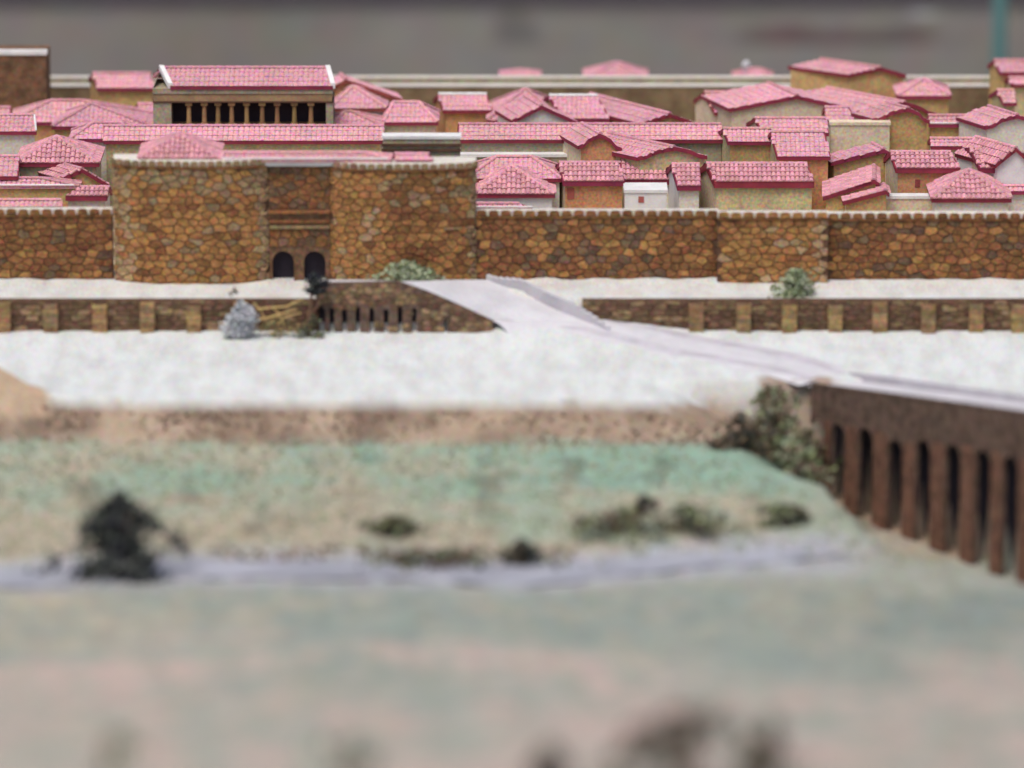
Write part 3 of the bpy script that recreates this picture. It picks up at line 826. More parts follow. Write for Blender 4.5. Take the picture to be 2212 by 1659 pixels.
def town_wall(u0, u1, top, y, pick, label, name='town_wall', depth=1.5, zb=-0.6, cw=1.32, ch=0.82, merl='stone_dark', cat='town wall', ok=None, mp=1.32, curve=0.0):
    x0, x1 = at_y(u0, 500, y).x, at_y(u1, 500, y).x
    zt = at_y((u0+u1)/2, top, y).z
    th = thing(name, ((x0+x1)/2, y, zb), label, cat)
    # plan of the front face: flat, or bulging towards the gate road
    n = 28 if curve else 1
    plan = []
    for k in range(n+1):
        t = math.sin(math.pi/2*(2*k/n-1)*0.985) if curve else 2*k/n-1
        plan.append(((x0+x1)/2 + (x1-x0)/2*t, y + curve*(1-(1-abs(t)**2.3)**(1/2.3)) if curve else y))
    arc = [0.0]
    for a, c in zip(plan, plan[1:]): arc.append(arc[-1] + math.hypot(c[0]-a[0], c[1]-a[1]))
    L = arc[-1]
    def at(s_, out):
        s_ = max(0, min(L, s_)); k = 0
        while k < n-1 and arc[k+1] < s_: k += 1
        f = (s_-arc[k])/(arc[k+1]-arc[k]); a, c = plan[k], plan[k+1]
        dx, dy = (c[0]-a[0])/(arc[k+1]-arc[k]), (c[1]-a[1])/(arc[k+1]-arc[k])
        return lerp(a[0], c[0], f) + dy*out, lerp(a[1], c[1], f) - dx*out
    yb = y + max(depth, curve + 0.5)
    def band(o0, o1, z0, z1, mat, nm, thick=None):
        b = MB()
        S_ = arc if curve else [0, L]
        for a, c in zip(S_, S_[1:]):
            f0, f1 = at(a, o1), at(c, o1)
            g0, g1 = (at(a, o0), at(c, o0)) if thick is None else ((f0[0], yb), (f1[0], yb))
            b.poly([(*f0, z0), (*f1, z0), (*f1, z1), (*f0, z1)])
            b.poly([(*f0, z1), (*f1, z1), (*g1, z1), (*g0, z1)])
            b.poly([(*g0, z0), (*g1, z0), (*f1, z0), (*f0, z0)])
            b.poly([(*g1, z0), (*g0, z0), (*g0, z1), (*g1, z1)])
        for q in (0, L):
            f0 = at(q, o1); g0 = at(q, o0) if thick is None else (f0[0], yb)
            b.poly([(*f0, z0), (*g0, z0), (*g0, z1), (*f0, z1)])
        return b.build(nm, mat, th)
    band(0, 0, zb, zt-0.75, 'mortar', 'core', thick=1)
    band(-1.0, 0.02, zt-0.745, zt-0.12, 'pale', 'coping', 1 if curve else None)
    band(-0.05, 0.26, zt-0.98, zt-0.80, 'stone_dark', 'string_course')
    def warp(x, yy, z):
        q = at(x, y - yy); return (q[0], q[1], z)
    stones_on(th, 0, zb, L, zt-0.99-zb, y, pick, cw, ch, ok, warp=warp)
    nm_ = int(L/mp); wd, ht = mp*0.8*L/(nm_*mp), 0.62; z = zt-0.70
    prof_ = [(-wd/2, 0), (wd/2, 0), (wd/2, ht*0.55), (wd*0.3, ht*0.95), (-wd*0.3, ht*0.95), (-wd/2, ht*0.55)]
    for i_ in range(nm_):
        c_ = (i_+0.5)*L/nm_; dz = R.uniform(-0.05, 0.04); b = MB()
        f0 = [(*at(c_+a, 0.30), z+dz+c) for a, c in prof_]; f1 = [(*at(c_+a, 0.022), z+dz+c) for a, c in prof_]
        b.mesh(f0+f1, [(0,1,2,3,4,5), (11,10,9,8,7,6)] + [((q+1)%6, q, 6+q, 6+(q+1)%6) for q in range(6)])
        b.build('merlon', merl, th)
    return th, x0, x1, zt
def pk(*opts):
    def f(a, c):
        t = R.random()
        for m, w in opts:
            t -= w
            if t < 0: return m
        return opts[-1][0]
    return f
town_wall(-90, 243, 449, 0.0, pk(('stone_dark', .72), ('stone_mid', .12), ('stone_low', .16)), 'dark rubble town wall left of the twin arched gate')
town_wall(1027, 1552, 452, 0.0, pk(('stone_dark', .62), ('stone_mid', .22), ('stone_low', .16)), 'rubble town wall between the gate and the square wall tower')
town_wall(1787, 2310, 458, 0.0, pk(('stone_dark', .70), ('stone_mid', .12), ('stone_low', .18)), 'dark rubble town wall right of the square wall tower')
def pick_tower(a, c):
    if a > 0.9: return 'stone_pale'
    return pk(('stone_mid', .80), ('stone_dark', .12), ('stone_pale', .08))(a, c)
tw_, *_ = town_wall(1550, 1789, 456, -1.6, pick_tower, 'lighter square tower projecting from the right town wall', 'wall_tower', 4.4, cat='wall tower', merl='stone_mid')
# the gate: two flat fronted towers and a recessed double archway
def pick_left(a, c):
    if a < 0.16: return 'stone_pale' if R.random() < 0.55 else 'stone_mid'
    if a > 0.90: return 'stone_grey' if R.random() < 0.6 else 'stone_pale'
    if c > 0.8: return 'stone_grey' if R.random() < 0.6 else 'stone_mid'
    return pk(('stone_mid', .72), ('stone_grey', .12), ('stone_dark', .16))(a, c)
def pick_right(a, c):
    if a > 0.93: return 'stone_grey' if R.random() < 0.6 else 'stone_pale'
    if c > 0.62 and a > 0.42: return pk(('stone_dark', .6), ('stone_grey', .25), ('stone_mid', .15))(a, c)
    if a < 0.4: return pk(('stone_mid', .88), ('stone_pale', .07), ('stone_dark', .05))(a, c)
    return pk(('stone_mid', .5), ('stone_dark', .44), ('stone_grey', .06))(a, c)
GY = -2.2
lt, lx0, lx1, lzt = town_wall(244, 580, 346, GY, pick_left, 'tall left tower of the town gate with pale corner stones', 'gate_tower', 4.4, cat='gate tower', merl='stone_grey', cw=1.3, ch=0.82, mp=0.95, curve=2.3)
rt, rx0, rx1, rzt = town_wall(712, 1028, 352, GY, pick_right, 'tall right tower of the town gate beside the ramp', 'gate_tower', 4.4, cat='gate tower', merl='stone_grey', cw=1.3, ch=0.82, mp=0.95, curve=2.3)
for th_, u0, u1, row in ((lt, 470, 580, 497), (rt, 958, 1028, 495)):
    a, c = at_y(u0, row, GY), at_y(u1, row, GY)
    b = MB(); b.hexa([(a.x, GY-0.1, a.z-0.1), (c.x-0.3, GY+1.2, a.z-0.1), (c.x-0.3, GY+2.2, a.z-0.1), (a.x, GY+1.0, a.z-0.1), (a.x, GY-0.1, a.z+0.1), (c.x-0.3, GY+1.2, a.z+0.1), (c.x-0.3, GY+2.2, a.z+0.1), (a.x, GY+1.0, a.z+0.1)]); b.build('ledge', 'stone_pale', th_)
def arch_wall(b, x0, x1, z0, z1, y, dep, holes, step=0.25, m=0):
    """wall slab with arched holes; holes: (centre, width, height)"""
    cuts = {x0, x1}
    for c, w, h in holes:
        for k in range(9): cuts.add(c - w/2*math.cos(math.pi*k/8))
    xs_ = sorted(q for q in cuts if x0 <= q <= x1)
    def zb_(x, xm):
        for c, w, h in holes:
            if abs(xm - c) < w/2:
                return z0 + h - w/2 + math.sqrt(max(0, (w/2)**2 - (x-c)**2))
        return z0
    for a, c in zip(xs_, xs_[1:]):
        if c - a < 1e-5: continue
        xm = (a+c)/2
        za, zc = zb_(a, xm), zb_(c, xm)
        b.poly([(a, y, za), (c, y, zc), (c, y, z1), (a, y, z1)], m)
        b.poly([(c, y+dep, zc), (a, y+dep, za), (a, y+dep, z1), (c, y+dep, z1)], m)
        b.poly([(a, y+dep, za), (c, y+dep, zc), (c, y, zc), (a, y, za)], m)
        b.poly([(a, y, z1), (c, y, z1), (c, y+dep, z1), (a, y+dep, z1)], m)
    for c, w, h in holes:
        for q in (c-w/2, c+w/2): b.poly([(q, y, z0), (q, y+dep, z0), (q, y+dep, z0+h-w/2), (q, y, z0+h-w/2)], m)
    for q in (x0, x1): b.poly([(q, y, z0), (q, y+dep, z0), (q, y+dep, z1), (q, y, z1)], m)
ry = -0.4
gx0, gx1 = lx1 + 0.02, rx0 - 0.02
zt = at_y(640, 350, ry).z
th = thing('town_gate', ((gx0+gx1)/2, ry, -0.6), 'recessed gate wall with two dark arches between the tall gate towers', 'town gate')
a1, a2 = at_y(612, 600, ry), at_y(680, 600, ry)
holes = [(a1.x, 2.45, 4.0), (a2.x, 2.45, 4.0)]
b = MB(); arch_wall(b, gx0, gx1, -0.6, zt-0.5, ry, 2.2, holes); b.build('archway', 'wall_plain', th)
b = MB(); b.box((gx0, ry-0.05, zt-0.495), (gx1, ry+0.9, zt-0.1)); b.build('coping', 'pale', th)
for c, w, h in holes:
    b = MB(); b.box((c-w/2, ry+1.5, -0.6), (c+w/2, ry+1.7, h-0.5)); b.build('arch_backing', 'opening_shade', th)  # added dark backing that keeps light from coming through each arch
def ok_gate(x, z):
    return z > 4.2 and not (8.35 - 0.0 < z < 8.3)
zl = [at_y(640, r_, ry).z for r_ in (490, 478, 457)]
stones_on(th, gx0, 3.9, gx1-gx0, zl[0]-0.2-3.9, ry, pk(('stone_dark', .6), ('stone_low', .4)), 1.2, 0.85)  # darker stones put the shade of the recess into the colour
stones_on(th, gx0, zl[2]+0.2, gx1-gx0, zt-0.6-zl[2]-0.2, ry, pk(('stone_dark', .7), ('stone_low', .3)), 1.2, 0.85)
for z_, d_, m_ in ((zl[0], 0.35, 'stone_grey'), (zl[1], 0.22, 'stone_dark'), (zl[2], 0.4, 'stone_dark')):
    b = MB(); b.box((gx0, ry-d_, z_-0.17), (gx1, ry-0.001, z_+0.17)); b.build('cornice', m_, th)
# roofs on the gate
zt_ = lzt
hip(300, 474, 343, 386, 390, 287, 'stone_grey', label='tiled pyramid roof sitting on top of the left gate tower', y=GY+1.2, near=True, name='tower_roof', cat='tower roof', zb=lzt-0.02)
hip(476, 846, 345, 482, 790, 330, 'white', label='long low pink roof with white edges on top of the gate', y=GY+0.9, name='tower_roof', cat='tower roof', zb=lzt-0.9, rim=True, dp=2.6)
gable(856, 935, 346, 852, 925, 333, 'pale', label='short pink roof on the right gate tower beside the grey block', y=GY+1.2, name='tower_roof', cat='tower roof', zb=rzt-0.7, dp=2.4)
flat_box(827, 994, 286, 294, 'greytan', 'flat grey block with dark bands and a white top behind the right gate tower', y=9.5, bands=(313, 324), name='gate_block', cat='stone block')
# far wall and far tower
fy = 84.0
z1, z2 = at_y(1000, 183, fy).z, at_y(1000, 166, fy+0.7).z
x0, x1 = at_y(90, 184, fy).x, at_y(2400, 184, fy).x
th = thing('far_wall', ((x0+x1)/2, fy, 2), 'far town wall with two white edge lines closing off the back of the town', 'town wall')
b = MB(); b.box((x0, fy, 1.5), (x1, fy+1.7, z1-0.25)); b.build('core', 'wall_far', th)
b = MB(); b.box((x0, fy-0.1, z1-0.247), (x1, fy+0.69, z1)); b.build('walkway', 'white', th)
b = MB(); b.box((x0, fy+0.7, z1-0.247), (x1, fy+1.7, z2-0.2)); b.build('parapet', 'greytan', th)
b = MB(); b.box((x0, fy+0.65, z2-0.197), (x1, fy+1.75, z2)); b.build('coping', 'pale', th)
ty = 70.0
x0, x1 = at_y(-60, 120, ty).x, at_y(99, 120, ty).x; zt = at_y(50, 110, ty).z
th = thing('far_tower', ((x0+x1)/2, ty, 2), 'square brown tower with a white rim at the far left corner of the town', 'tower')
b = MB(); b.box((x0, ty, 1.8), (x1, ty+7, zt-0.5)); b.build('tower_wall', 'wall_plain', th)
b = MB(); b.box((x0-0.15, ty-0.15, zt-0.497), (x1+0.15, ty+1.2, zt)); b.build('rim', 'white', th)

# ------------------------------------------------------------------ retaining walls with pilasters
def retaining(u0, u1, pil, label):
    y = WALL_Y
    x0, x1 = at_y(u0, 680, y).x, at_y(u1, 680, y).x
    zt, zb = at_y(1106, 648, y).z, -4.2
    th = thing('retaining_wall', ((x0+x1)/2, y, zb), label, 'retaining wall')
    b = MB(); b.box((x0, y, zb), (x1, y+0.9, zt)); b.build('core', 'mortar', th)
    stones_on(th, x0, zb, x1-x0, zt-zb, y, pk(('stone_low', .8), ('stone_grey', .2)), 1.6, 0.6, out=0.10)
    for u in pil:
        cx = at_y(u, 680, y).x
        b = MB(); b.box((cx-0.7, y-0.75, zb), (cx+0.7, y-0.001, zt-0.25)); p_ = b.build('pilaster', 'mortar', th)
        z = zb
        k = 0
        while z < zt - 0.5:
            hh = R.uniform(0.48, 0.62); o_ = R.uniform(0.0, 0.08)
            b = MB(); b.box((cx-0.76-o_, y-0.85-o_, z+0.04), (cx+0.76+o_, y-0.02, min(z+hh, zt-0.1))); b.build('block', 'stone_pier' if R.random() < .75 else 'stone_grey', p_)
            z += hh; k += 1
retaining(-100, 690, (8, 110, 216, 319, 419, 520), 'low retaining wall with pilasters left of the ramp below the gate')
retaining(1258, 2330, (1504, 1606, 1705, 1804, 1900, 2005, 2108, 2200, 2300), 'low retaining wall with pilasters right of the ramp')

# ------------------------------------------------------------------ viaduct ramp below the gate
fy_ = WALL_Y + 0.2
def ramp():
    y = -11.6
    A, B = RA, RB
    zb = -4.2
    th = thing('gate_ramp', (A[1].x, y, zb), 'brown ramp with dark narrow arches leading down from the gate', 'ramp')
    slots = [692, 717, 744, 773, 803, 834, 864, 895]
    hs = [(at_y(u, 690, y).x, 0.56 if u != 692 else 1.0, (zb*-1)+at_y(u, 662 + (i % 3)*3, y).z) for i, u in enumerate(slots)]
    hs.append((at_y(962, 700, y).x, 0.4, 4.2+at_y(962, 690, y).z))
    zs = at_y(700, 655, y).z
    # lower arcade up to the springing height, then solid parapet above following the slope
    b = MB()
    xs_ = sorted(set([A[0].x, A[-1].x] + [c - w/2*math.cos(math.pi*k/6) for c, w, h in hs for k in range(7)] + [lerp(A[0].x, A[-1].x, k/24) for k in range(25)]))
    def ztop(x): return interp(x, [q.x for q in A], [q.z for q in A])
    def zlow(x, xm):
        for c, w, h in hs:
            if abs(xm-c) < w/2: return zb + h - w/2 + math.sqrt(max(0, (w/2)**2-(x-c)**2))
        return zb
    for a, c in zip(xs_, xs_[1:]):
        if c-a < 1e-5: continue
        xm = (a+c)/2; za, zc = zlow(a, xm), zlow(c, xm)
        b.poly([(a, y, za), (c, y, zc), (c, y, max(zc, ztop(c))), (a, y, max(za, ztop(a)))])
        b.poly([(a, y+1.2, za), (c, y+1.2, zc), (c, y, zc), (a, y, za)])
        b.poly([(a, y, ztop(a)), (c, y, ztop(c)), (c, y+0.5, ztop(c)), (a, y+0.5, ztop(a))])
    for c, w, h in hs:
        for q in (c-w/2, c+w/2): b.poly([(q, y, zb), (q, y+1.2, zb), (q, y+1.2, zb+h-w/2), (q, y, zb+h-w/2)])
    b.build('arcade', 'viaduct', th)
    b = MB(); b.box((A[0].x+0.1, y+1.21, zb), (A[1].x+2, y+1.5, -0.6)); b.build('back_wall', 'opening_shade', th)  # dark backing with the shade of the slots in its colour
    # rough masonry blocks on the face
    def ok(x, z):
        if z > ztop(x) - 0.35: return False
        return all(abs(x-c) > w/2 + 0.35 or z > zb+h+0.35 for c, w, h in hs)
    stones_on(th, A[0].x, zb, A[-1].x-A[0].x, 6.3, y, pk(('stone_grey', .45), ('stone_low', .55)), 1.0, 0.6, ok, out=0.09)
    # deck between the near edge and the far parapet
    b = MB(); N = 24
    near_, far_ = RNEAR, RFAR; N = len(near_)-1
    for k in range(N):
        for j in range(4):
            q = lambda kk, jj: near_[kk].lerp(far_[kk], jj/4)
            b.poly([q(k, j), q(k+1, j), q(k+1, j+1), q(k, j+1)])
    b.build('ramp_deck', 'road', th, shade=True)
    b = MB()
    for k in range(N):
        if far_[k].x < at_y(1030, 600, -2.6).x: continue
        a, c = far_[k], far_[k+1]; o = Vector((0.25, 0.75, 0)); h = Vector((0, 0, lerp(0.5, 1.45, smooth(6, 12, k)) * (1-0.9*smooth(N-10, N, k))))
        dn = Vector((0, 0, -1.0))
        b.hexa([a+dn, c+dn, c+o+dn, a+o+dn, a+h, c+h, c+h+o, a+h+o], 0, 1)
    b.build('parapet', ['kerb', 'road'], th)
    return near_, far_
rn, rf_ = ramp()

# ------------------------------------------------------------------ road across the sand and the long viaduct
near_px = [(1096, 712), (1200, 736), (1350, 762), (1500, 783), (1620, 804), (1728, 824)]
far_px = [(1335, 708), (1410, 711), (1520, 722), (1650, 742), (1770, 771), (1868, 803)]
def on_plat(px, row):
    return hit(px, row, plat, -70, -11)
th_r = None
b = MB(); N = 30
def pl_at(pts, t):
    i = min(len(pts)-2, int(t*(len(pts)-1))); f = t*(len(pts)-1)-i
    return on_plat(lerp(pts[i][0], pts[i+1][0], f), lerp(pts[i][1], pts[i+1][1], f))
strip = []
for k in range(N+1):
    a, c = pl_at(near_px, k/N), pl_at(far_px, k/N)
    row = []
    for j in range(7):
        q = a.lerp(c, j/6); 
        q.z = max(height(q.x, q.y), q.z) + (0.10 if 0 < j < 6 else -0.12) - 0.35*smooth(N-3, N, k)
        row.append(q)
    strip.append(row)
for k in range(N):
    for j in range(6): b.poly([strip[k][j], strip[k+1][j], strip[k+1][j+1], strip[k][j+1]], 1 if j in (1, 4) else 0)
b.build('road', ['road', 'rut'], None, (0, 0, 0), shade=True, kind='structure')
def viaduct():
    d = (VIA1 - VIA0); dh = Vector((d.x, d.y, 0)); L = dh.length; dh.normalize(); back = Vector((-dh.y, dh.x, 0))
    zb = -22.0
    th = thing('viaduct', (VIA0.x, VIA0.y, zb), 'tall brown road viaduct with dark narrow arches crossing the valley at right', 'viaduct')
    L += 14
    def P(s, o, z): q = VIA0 + dh*s + back*o; return Vector((q.x, q.y, z))
    def ztop(s): return lerp(VIA0.z, VIA1.z, s/(L-14))
    # arch positions from the photograph
    hs = []
    for u, row in ((1766, 905), (1811, 915), (1871, 925), (1936, 950), (1996, 950), (2061, 960), (2126, 972), (2186, 985), (2248, 993), (2310, 1000)):
        # intersect pixel column with the face
        best = min((abs(px_of(P(s, 0, ztop(s)))[0]-u), s) for s in [k*0.05 for k in range(int(L/0.05))])[1]
        q = P(best, 0, 0); z = at_y(u, row, q.y).z
        hs.append((best, 2.7, z))
    b = MB()
    xs_ = sorted(set([0, L] + [c - w/2*math.cos(math.pi*k/6) for c, w, h in hs for k in range(7)] + [L*k/40 for k in range(41)]))
    xs_ = [q for q in xs_ if 0 <= q <= L]
    def zlow(s, sm):
        for c, w, h in hs:
            if abs(sm-c) < w/2: return h - w/2 + math.sqrt(max(0, (w/2)**2-(s-c)**2))
        return zb
    dpt = 0.4
    for a, c in zip(xs_, xs_[1:]):
        if c-a < 1e-5: continue
        sm = (a+c)/2; za, zc = zlow(a, sm), zlow(c, sm)
        b.poly([P(a, 0, za), P(c, 0, zc), P(c, 0, ztop(c)), P(a, 0, ztop(a))])
        b.poly([P(a, dpt, za), P(c, dpt, zc), P(c, 0, zc), P(a, 0, za)])
        b.poly([P(a, 0, ztop(a)), P(c, 0, ztop(c)), P(c, 0.6, ztop(c)), P(a, 0.6, ztop(a))])
        b.poly([P(c, 0.6, ztop(c)-0.8), P(a, 0.6, ztop(a)-0.8), P(a, 0.6, ztop(a)), P(c, 0.6, ztop(c))])
    for c, w, h in hs:
        for q in (c-w/2, c+w/2): b.poly([P(q, 0, zb), P(q, dpt, zb), P(q, dpt, h-w/2), P(q, 0, h-w/2)])
    b.build('arcade', 'viaduct', th)
    hs_ = sorted(hs)
    for (c0, w0, h0), (c1, w1, h1) in zip(hs_, hs_[1:]):
        m_ = (c0+c1)/2; hw = max(0.3, (c1-c0-w0)/2 * 0.8); zt_ = min(h0, h1) - 0.2
        b2 = MB(); b2.hexa([P(m_-hw, -0.3, zb), P(m_+hw, -0.3, zb), P(m_+hw, -0.003, zb), P(m_-hw, -0.003, zb), P(m_-hw, -0.08, zt_), P(m_+hw, -0.08, zt_), P(m_+hw, -0.003, zt_+0.5), P(m_-hw, -0.003, zt_+0.5)])
        b2.build('buttress', 'rib', th)
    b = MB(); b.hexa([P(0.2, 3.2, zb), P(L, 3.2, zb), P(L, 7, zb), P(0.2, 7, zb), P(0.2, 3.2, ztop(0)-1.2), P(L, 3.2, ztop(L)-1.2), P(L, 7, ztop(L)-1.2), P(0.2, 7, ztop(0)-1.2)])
    b.build('shade_backing', 'opening_shade', th)  # added to close the chamber, slot shade painted into its colour
    b = MB()
    for k in range(40):
        a, c = -5+(L+5)*k/40, -5+(L+5)*(k+1)/40
        b.poly([P(a, 0.6, ztop(a)-0.3), P(c, 0.6, ztop(c)-0.3), P(c, 7, ztop(c)-0.3), P(a, 7, ztop(a)-0.3)])
    b.build('deck', 'road', th)
    b = MB(); b.hexa([P(-2, 6.2, ztop(0)-1.4), P(L, 6.2, ztop(L)-1.4), P(L, 6.9, ztop(L)-1.4), P(-2, 6.9, ztop(0)-1.4), P(-2, 6.2, ztop(0)+0.35), P(L, 6.2, ztop(L)+0.35), P(L, 6.9, ztop(L)+0.35), P(-2, 6.9, ztop(0)+0.35)], 0, 1)
    b.build('far_parapet', ['kerb', 'road'], th)
    b = MB(); b.hexa([P(0, -0.06, ztop(0)+0.004), P(L, -0.06, ztop(L)+0.004), P(L, 0.66, ztop(L)+0.004), P(0, 0.66, ztop(0)+0.004), P(0, -0.06, ztop(0)+0.22), P(L, -0.06, ztop(L)+0.22), P(L, 0.66, ztop(L)+0.22), P(0, 0.66, ztop(0)+0.22)])
    b.build('coping', 'viaduct', th)
viaduct()

# river: a sheet lying in its bed
b = MB()
N = 90
pts = []
for k in range(N+1):
    u = lerp(-150, 1890, k/N); c_ = river_row(u); w_ = (19 + 5*fbm(u*0.01, 2.2)) * (1 - 0.9*smooth(1600, 1890, u)) * (1 - 0.8*smooth(1700, 1890, u))
    pts.append((at_z(u, c_ - w_, -10.5), at_z(u, c_ + w_, -10.5)))
for k in range(N): b.poly([pts[k][1], pts[k+1][1], pts[k+1][0], pts[k][0]])
b.build('river', 'river', None, (0, 0, 0), kind='structure')

# ------------------------------------------------------------------ plants
def leaves(b, c, rx, ry, rz, n, size, shape='ball', mats=1):
    clumps = [(R.gauss(0, .42), R.gauss(0, .42), R.uniform(0, 1)) for _ in range(max(5, n//28))]
    for _ in range(n):
        q = R.choice(clumps)
        x, y_, t = q[0]+R.gauss(0, .17), q[1]+R.gauss(0, .17), q[2]+R.gauss(0, .10)
        t = max(0.0, min(1.05, t))
        if shape == 'cone': k = max(0.10, max(0.0, 1.0 - t)**0.46)
        elif shape == 'dome': k = math.sqrt(max(0.05, 1.05 - t*t))
        else: k = math.sqrt(max(0.05, 1 - (2*t-1)**2))
        p = Vector((c[0]+x*rx*k, c[1]+y_*ry*k, c[2]+t*rz))
        s_ = size*R.uniform(.5, 1.3)
        a = Vector((R.gauss(0, 1), R.gauss(0, 1), R.gauss(0, 1))).normalized(); d = a.orthogonal().normalized(); e = a.cross(d)
        b.poly([p-d*s_, p-e*s_*0.6, p+d*s_, p+e*s_*0.6], R.randrange(mats))
def plant(name, u, row, y, wpx, hpx, n, size, mats, label, cat, shape='dome', stem='bark', group=None, stems=4, dy=0.7):
    p = at_y(u, row, y); s = F_PX/(D0+y)
    gz = height(p.x, y)
    base = Vector((p.x, y, min(p.z, gz) if abs(p.z-gz) < 3 else gz))
    th = thing(name, base, label, cat, group)
    w, h = wpx/s/2, hpx/s
    b = MB()
    leaves(b, (base.x, base.y, base.z + 0.04*h), w*1.25, w*1.25*dy, h*0.93, n, size, shape, len(mats))
    b.build('crown', mats, th)
    b = MB()
    for k in range(stems):
        a = R.uniform(0, 6.28); q = 0.5*w*R.random()
        b.tube([base - Vector((0, 0, 0.3)), base + Vector((math.cos(a)*q*.5, math.sin(a)*q*.5, h*.4)), base + Vector((math.cos(a)*q, math.sin(a)*q, h*.8))], 0.035*w+0.05, 0.015*w+0.02, 5)
    b.build('stem', stem, th)
    return th
plant('bush', 885, 612, -5.0, 150, 60, 1500, 0.30, ['leaf_pale', 'leaf_pale', 'leaf_green'], 'pale green spreading bush at the foot of the right gate tower', 'bush', 'dome')
plant('bush', 1716, 636, -7.6, 88, 56, 1500, 0.26, ['leaf_pale', 'leaf_pale', 'leaf_green'], 'small round green bush in front of the square wall tower', 'bush', 'dome')
plant('tree', 676, 668, -12.6, 58, 112, 700, 0.24, ['leaf_black', 'leaf_black', 'leaf_dark'], 'small black leaved tree on a thin brown trunk in front of the gate arch', 'tree', 'ball', stems=2) if False else None
def little_tree():
    y = -13.0
    p = at_y(667, 700, y); s = F_PX/(D0+y); g = height(p.x, y)
    th = thing('tree', (p.x, y, g), 'small black leaved tree on a thin brown trunk in front of the right gate arch', 'tree')
    c = at_y(680, 622, y)
    b = MB(); leaves(b, (c.x, y, c.z-0.7), 1.5, 1.2, 2.4, 700, 0.25, 'ball', 3); b.build('crown', ['leaf_black', 'leaf_black', 'leaf_dark'], th)
    b = MB()
    b.tube([(p.x, y, g-0.3), (p.x-0.1, y, g+1.5), (p.x+0.15, y, g+3.0), (c.x-0.2, y, c.z+0.6)], 0.26, 0.14, 7)
    b.tube([(p.x+0.1, y, g+2.4), (p.x+1.1, y, g+3.6), (p.x+1.3, y, g+4.4)], 0.13, 0.07, 6)
    b.build('trunk', 'bark', th)
    b = MB(); leaves(b, (p.x+0.3, y-0.2, g), 1.9, 1.0, 2.3, 420, 0.2, 'dome', 3); b.build('undergrowth', ['leaf_dark', 'leaf_green', 'leaf_brown'], th)
little_tree()
def dry_branch():
    y = -13.6
    th0 = at_y(560, 706, y); g = height(th0.x, y)
    th = thing('dry_branch', (th0.x, y, g), 'tangle of dry golden branches lying beside the black leaved tree', 'branch')
    b = MB()
    for pts in (((556, 668), (590, 664), (620, 662), (655, 645)), ((560, 690), (585, 685), (612, 676), (640, 668)), ((575, 700), (596, 690), (606, 676)), ((548, 655), (562, 672), (575, 694)), ((600, 700), (618, 684), (650, 676)), ((585, 662), (603, 680), (615, 704))):
        b.tube([at_y(u+R.uniform(-2, 2), v, y+R.uniform(-.3, .3)) for u, v in pts], 0.17, 0.08, 5)
    b.build('branches', 'twig', th)
    b = MB(); leaves(b, (at_y(600, 700, y).x, y, g), 2.6, 0.9, 2.2, 420, 0.17, 'dome', 3); b.build('leaves', ['leaf_brown', 'twig', 'leaf_green'], th)
dry_branch()
def ash_bush():
    y = -13.8
    p = at_y(516, 708, y); g = height(p.x, y)
    th = thing('grey_bush', (p.x, y, g), 'pale grey clump with a dark tuft on top beside the dry branches', 'bush')
    b = MB(); leaves(b, (p.x+0.2, y, g-0.2), 2.1, 1.2, 4.2, 1900, 0.26, 'ball', 2); b.build('clump', ['ash', 'ash'], th)
    c = at_y(506, 645, y)
    b = MB(); leaves(b, (c.x, y, c.z), 0.7, 0.5, 1.2, 90, 0.15, 'cone', 2); b.build('tuft', ['leaf_brown', 'leaf_dark'], th)
ash_bush()
# scrub at the head of the valley beside the viaduct
plant('shrub', 1600, 985, -41, 130, 95, 900, 0.42, ['leaf_brown', 'leaf_dark', 'scrub'], 'dark brown shrub at the lip of the valley left of the viaduct', 'shrub', 'dome')
plant('shrub', 1665, 975, -37.5, 170, 160, 1300, 0.42, ['scrub', 'leaf_green', 'leaf_brown', 'leaf_pale'], 'tall olive shrub growing up to the road edge at the viaduct end', 'shrub', 'dome')
plant('shrub', 1728, 1030, -47, 120, 150, 1000, 0.4, ['leaf_green', 'leaf_brown', 'scrub', 'leaf_pale'], 'green shrub against the first arch of the viaduct', 'shrub', 'dome')
plant('shrub', 1742, 930, -35.5, 130, 110, 900, 0.4, ['leaf_brown', 'scrub', 'leaf_green'], 'brownish shrub hanging over the left end of the viaduct parapet', 'shrub', 'dome')
plant('shrub', 1736, 930, -49, 50, 50, 240, 0.35, ['leaf_pale', 'leaf_pale'], 'small pale green tuft in the shrubs at the viaduct end', 'shrub', 'ball')
# big tree by the river, bushes in the field and on the near bank
plant('tree', 258, 1232, -92, 178, 190, 2400, 0.5, ['leaf_dark', 'leaf_dark', 'leaf_black'], 'dark cone shaped tree standing on the river bank at left', 'tree', 'cone', stems=3)
for (u, r, y, w, h, lab) in ((1330, 1172, -78, 230, 84, 'broad dark olive bush in the green field near the river'),
                             (1470, 1165, -77, 250, 72, 'low dark bush in the field between the broad bush and the viaduct'),
                             (1690, 1130, -74, 110, 45, 'small dark bush at the right end of the green field'),
                             (1125, 1200, -87, 75, 56, 'little round dark bush at the water edge in the middle'),
                             (840, 1140, -78, 110, 36, 'flat brown bush alone in the green field'),
                             (1388, 1090, -70, 40, 36, 'tiny dark bush at the top of the broad olive bush'),
                             (960, 1212, -88, 330, 32, 'long low dark hedge of scrub along the river edge')):
    plant('bush', u, r, y, w, h, 420, 0.42, ['leaf_brown', 'leaf_green' if w > 100 else 'leaf_dark', 'leaf_dark'], lab, 'bush', 'dome', group='dark bushes along the river field')
plant('bush', 1490, 1720, -236, 400, 190, 430, 0.6, ['leaf_brown', 'leaf_brown', 'leaf_dark'], 'large blurred dark bush at the bottom edge of the photo', 'bush', 'dome', stems=6)
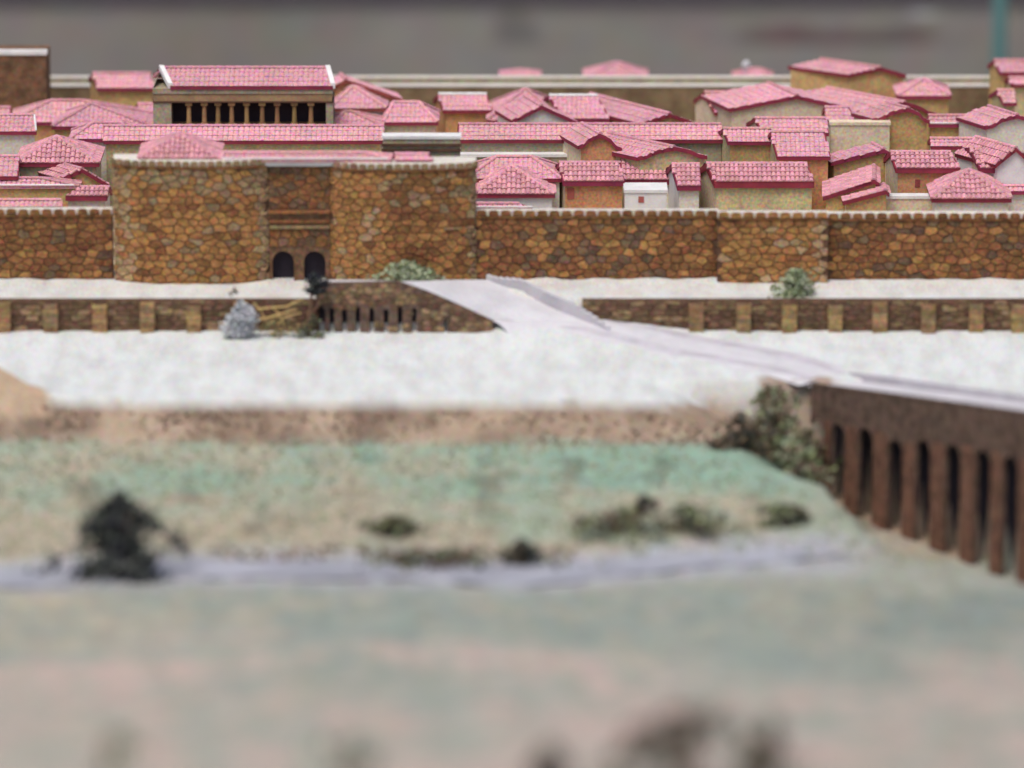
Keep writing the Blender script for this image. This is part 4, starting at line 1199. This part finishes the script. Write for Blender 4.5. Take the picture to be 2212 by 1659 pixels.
plant('bush', 1665, 1690, -232, 110, 150, 170, 0.6, ['leaf_brown', 'leaf_dark'], 'thin blurred dark stems right of the large bottom bush', 'bush', 'cone', stems=5)
plant('bush', 1190, 1705, -236, 150, 90, 260, 0.55, ['leaf_dark', 'leaf_brown'], 'small blurred bush left of the large bottom bush', 'bush', 'dome')
plant('bush', 750, 1680, -234, 170, 110, 90, 0.55, ['leaf_pale', 'leaf_dark'], 'faint greenish blurred bush at the bottom left of centre', 'bush', 'dome')
plant('bush', 240, 1690, -234, 150, 110, 80, 0.55, ['leaf_pale', 'leaf_dark'], 'faint greenish blurred bush in the bottom left corner', 'bush', 'dome')
# ground cover: dry scrub on the bank, flock on the field
def tufts(name, n, rng, mats, s0, s1, sel=None):
    b = MB()
    for _ in range(n):
        u, v, = R.uniform(-120, 2330), R.uniform(*rng)
        q = hit(u, v, prof, -110, -20); y = q.y
        if sel and not sel(u, v, q): continue
        z = height(q.x, q.y)
        s_ = R.uniform(s0, s1)
        for k in range(4):
            a = R.uniform(0, 6.28); d = Vector((math.cos(a), math.sin(a), 0))*s_*0.5
            t = Vector((R.uniform(-.5, .5)*s_, R.uniform(-.5, .5)*s_, s_*R.uniform(.5, 1.1)))
            o = Vector((q.x+R.uniform(-.4, .4)*s_, q.y+R.uniform(-.4, .4)*s_, z-0.05))
            b.poly([o-d, o+d, o+t], R.randrange(len(mats)))
    b.build(name, mats, None, (0, 0, 0), kind='stuff')
def sel_bank(u, v, q):
    return u < 1560 and u > 90 and q.z < -6.9 and fbm(q.x*0.13, q.z*0.5, 11) + 0.5*fbm(q.x*0.5, q.z*1.2, 4) > R.uniform(-0.5, 0.5)
tufts('dry_scrub', 3000, (886, 962), ['scrub', 'scrub', 'dust'], 0.15, 0.5, sel_bank)
tufts('meadow_grass', 5200, (958, 1205), ['turf', 'turf', 'leaf_pale'], 0.2, 0.5, lambda u, v, q: u < 1540 + (v-975)*2.2)
tufts('river_edge_scrub', 500, (1186, 1206), ['leaf_brown', 'scrub'], 0.3, 0.7, lambda u, v, q: 450 < u < 1250)
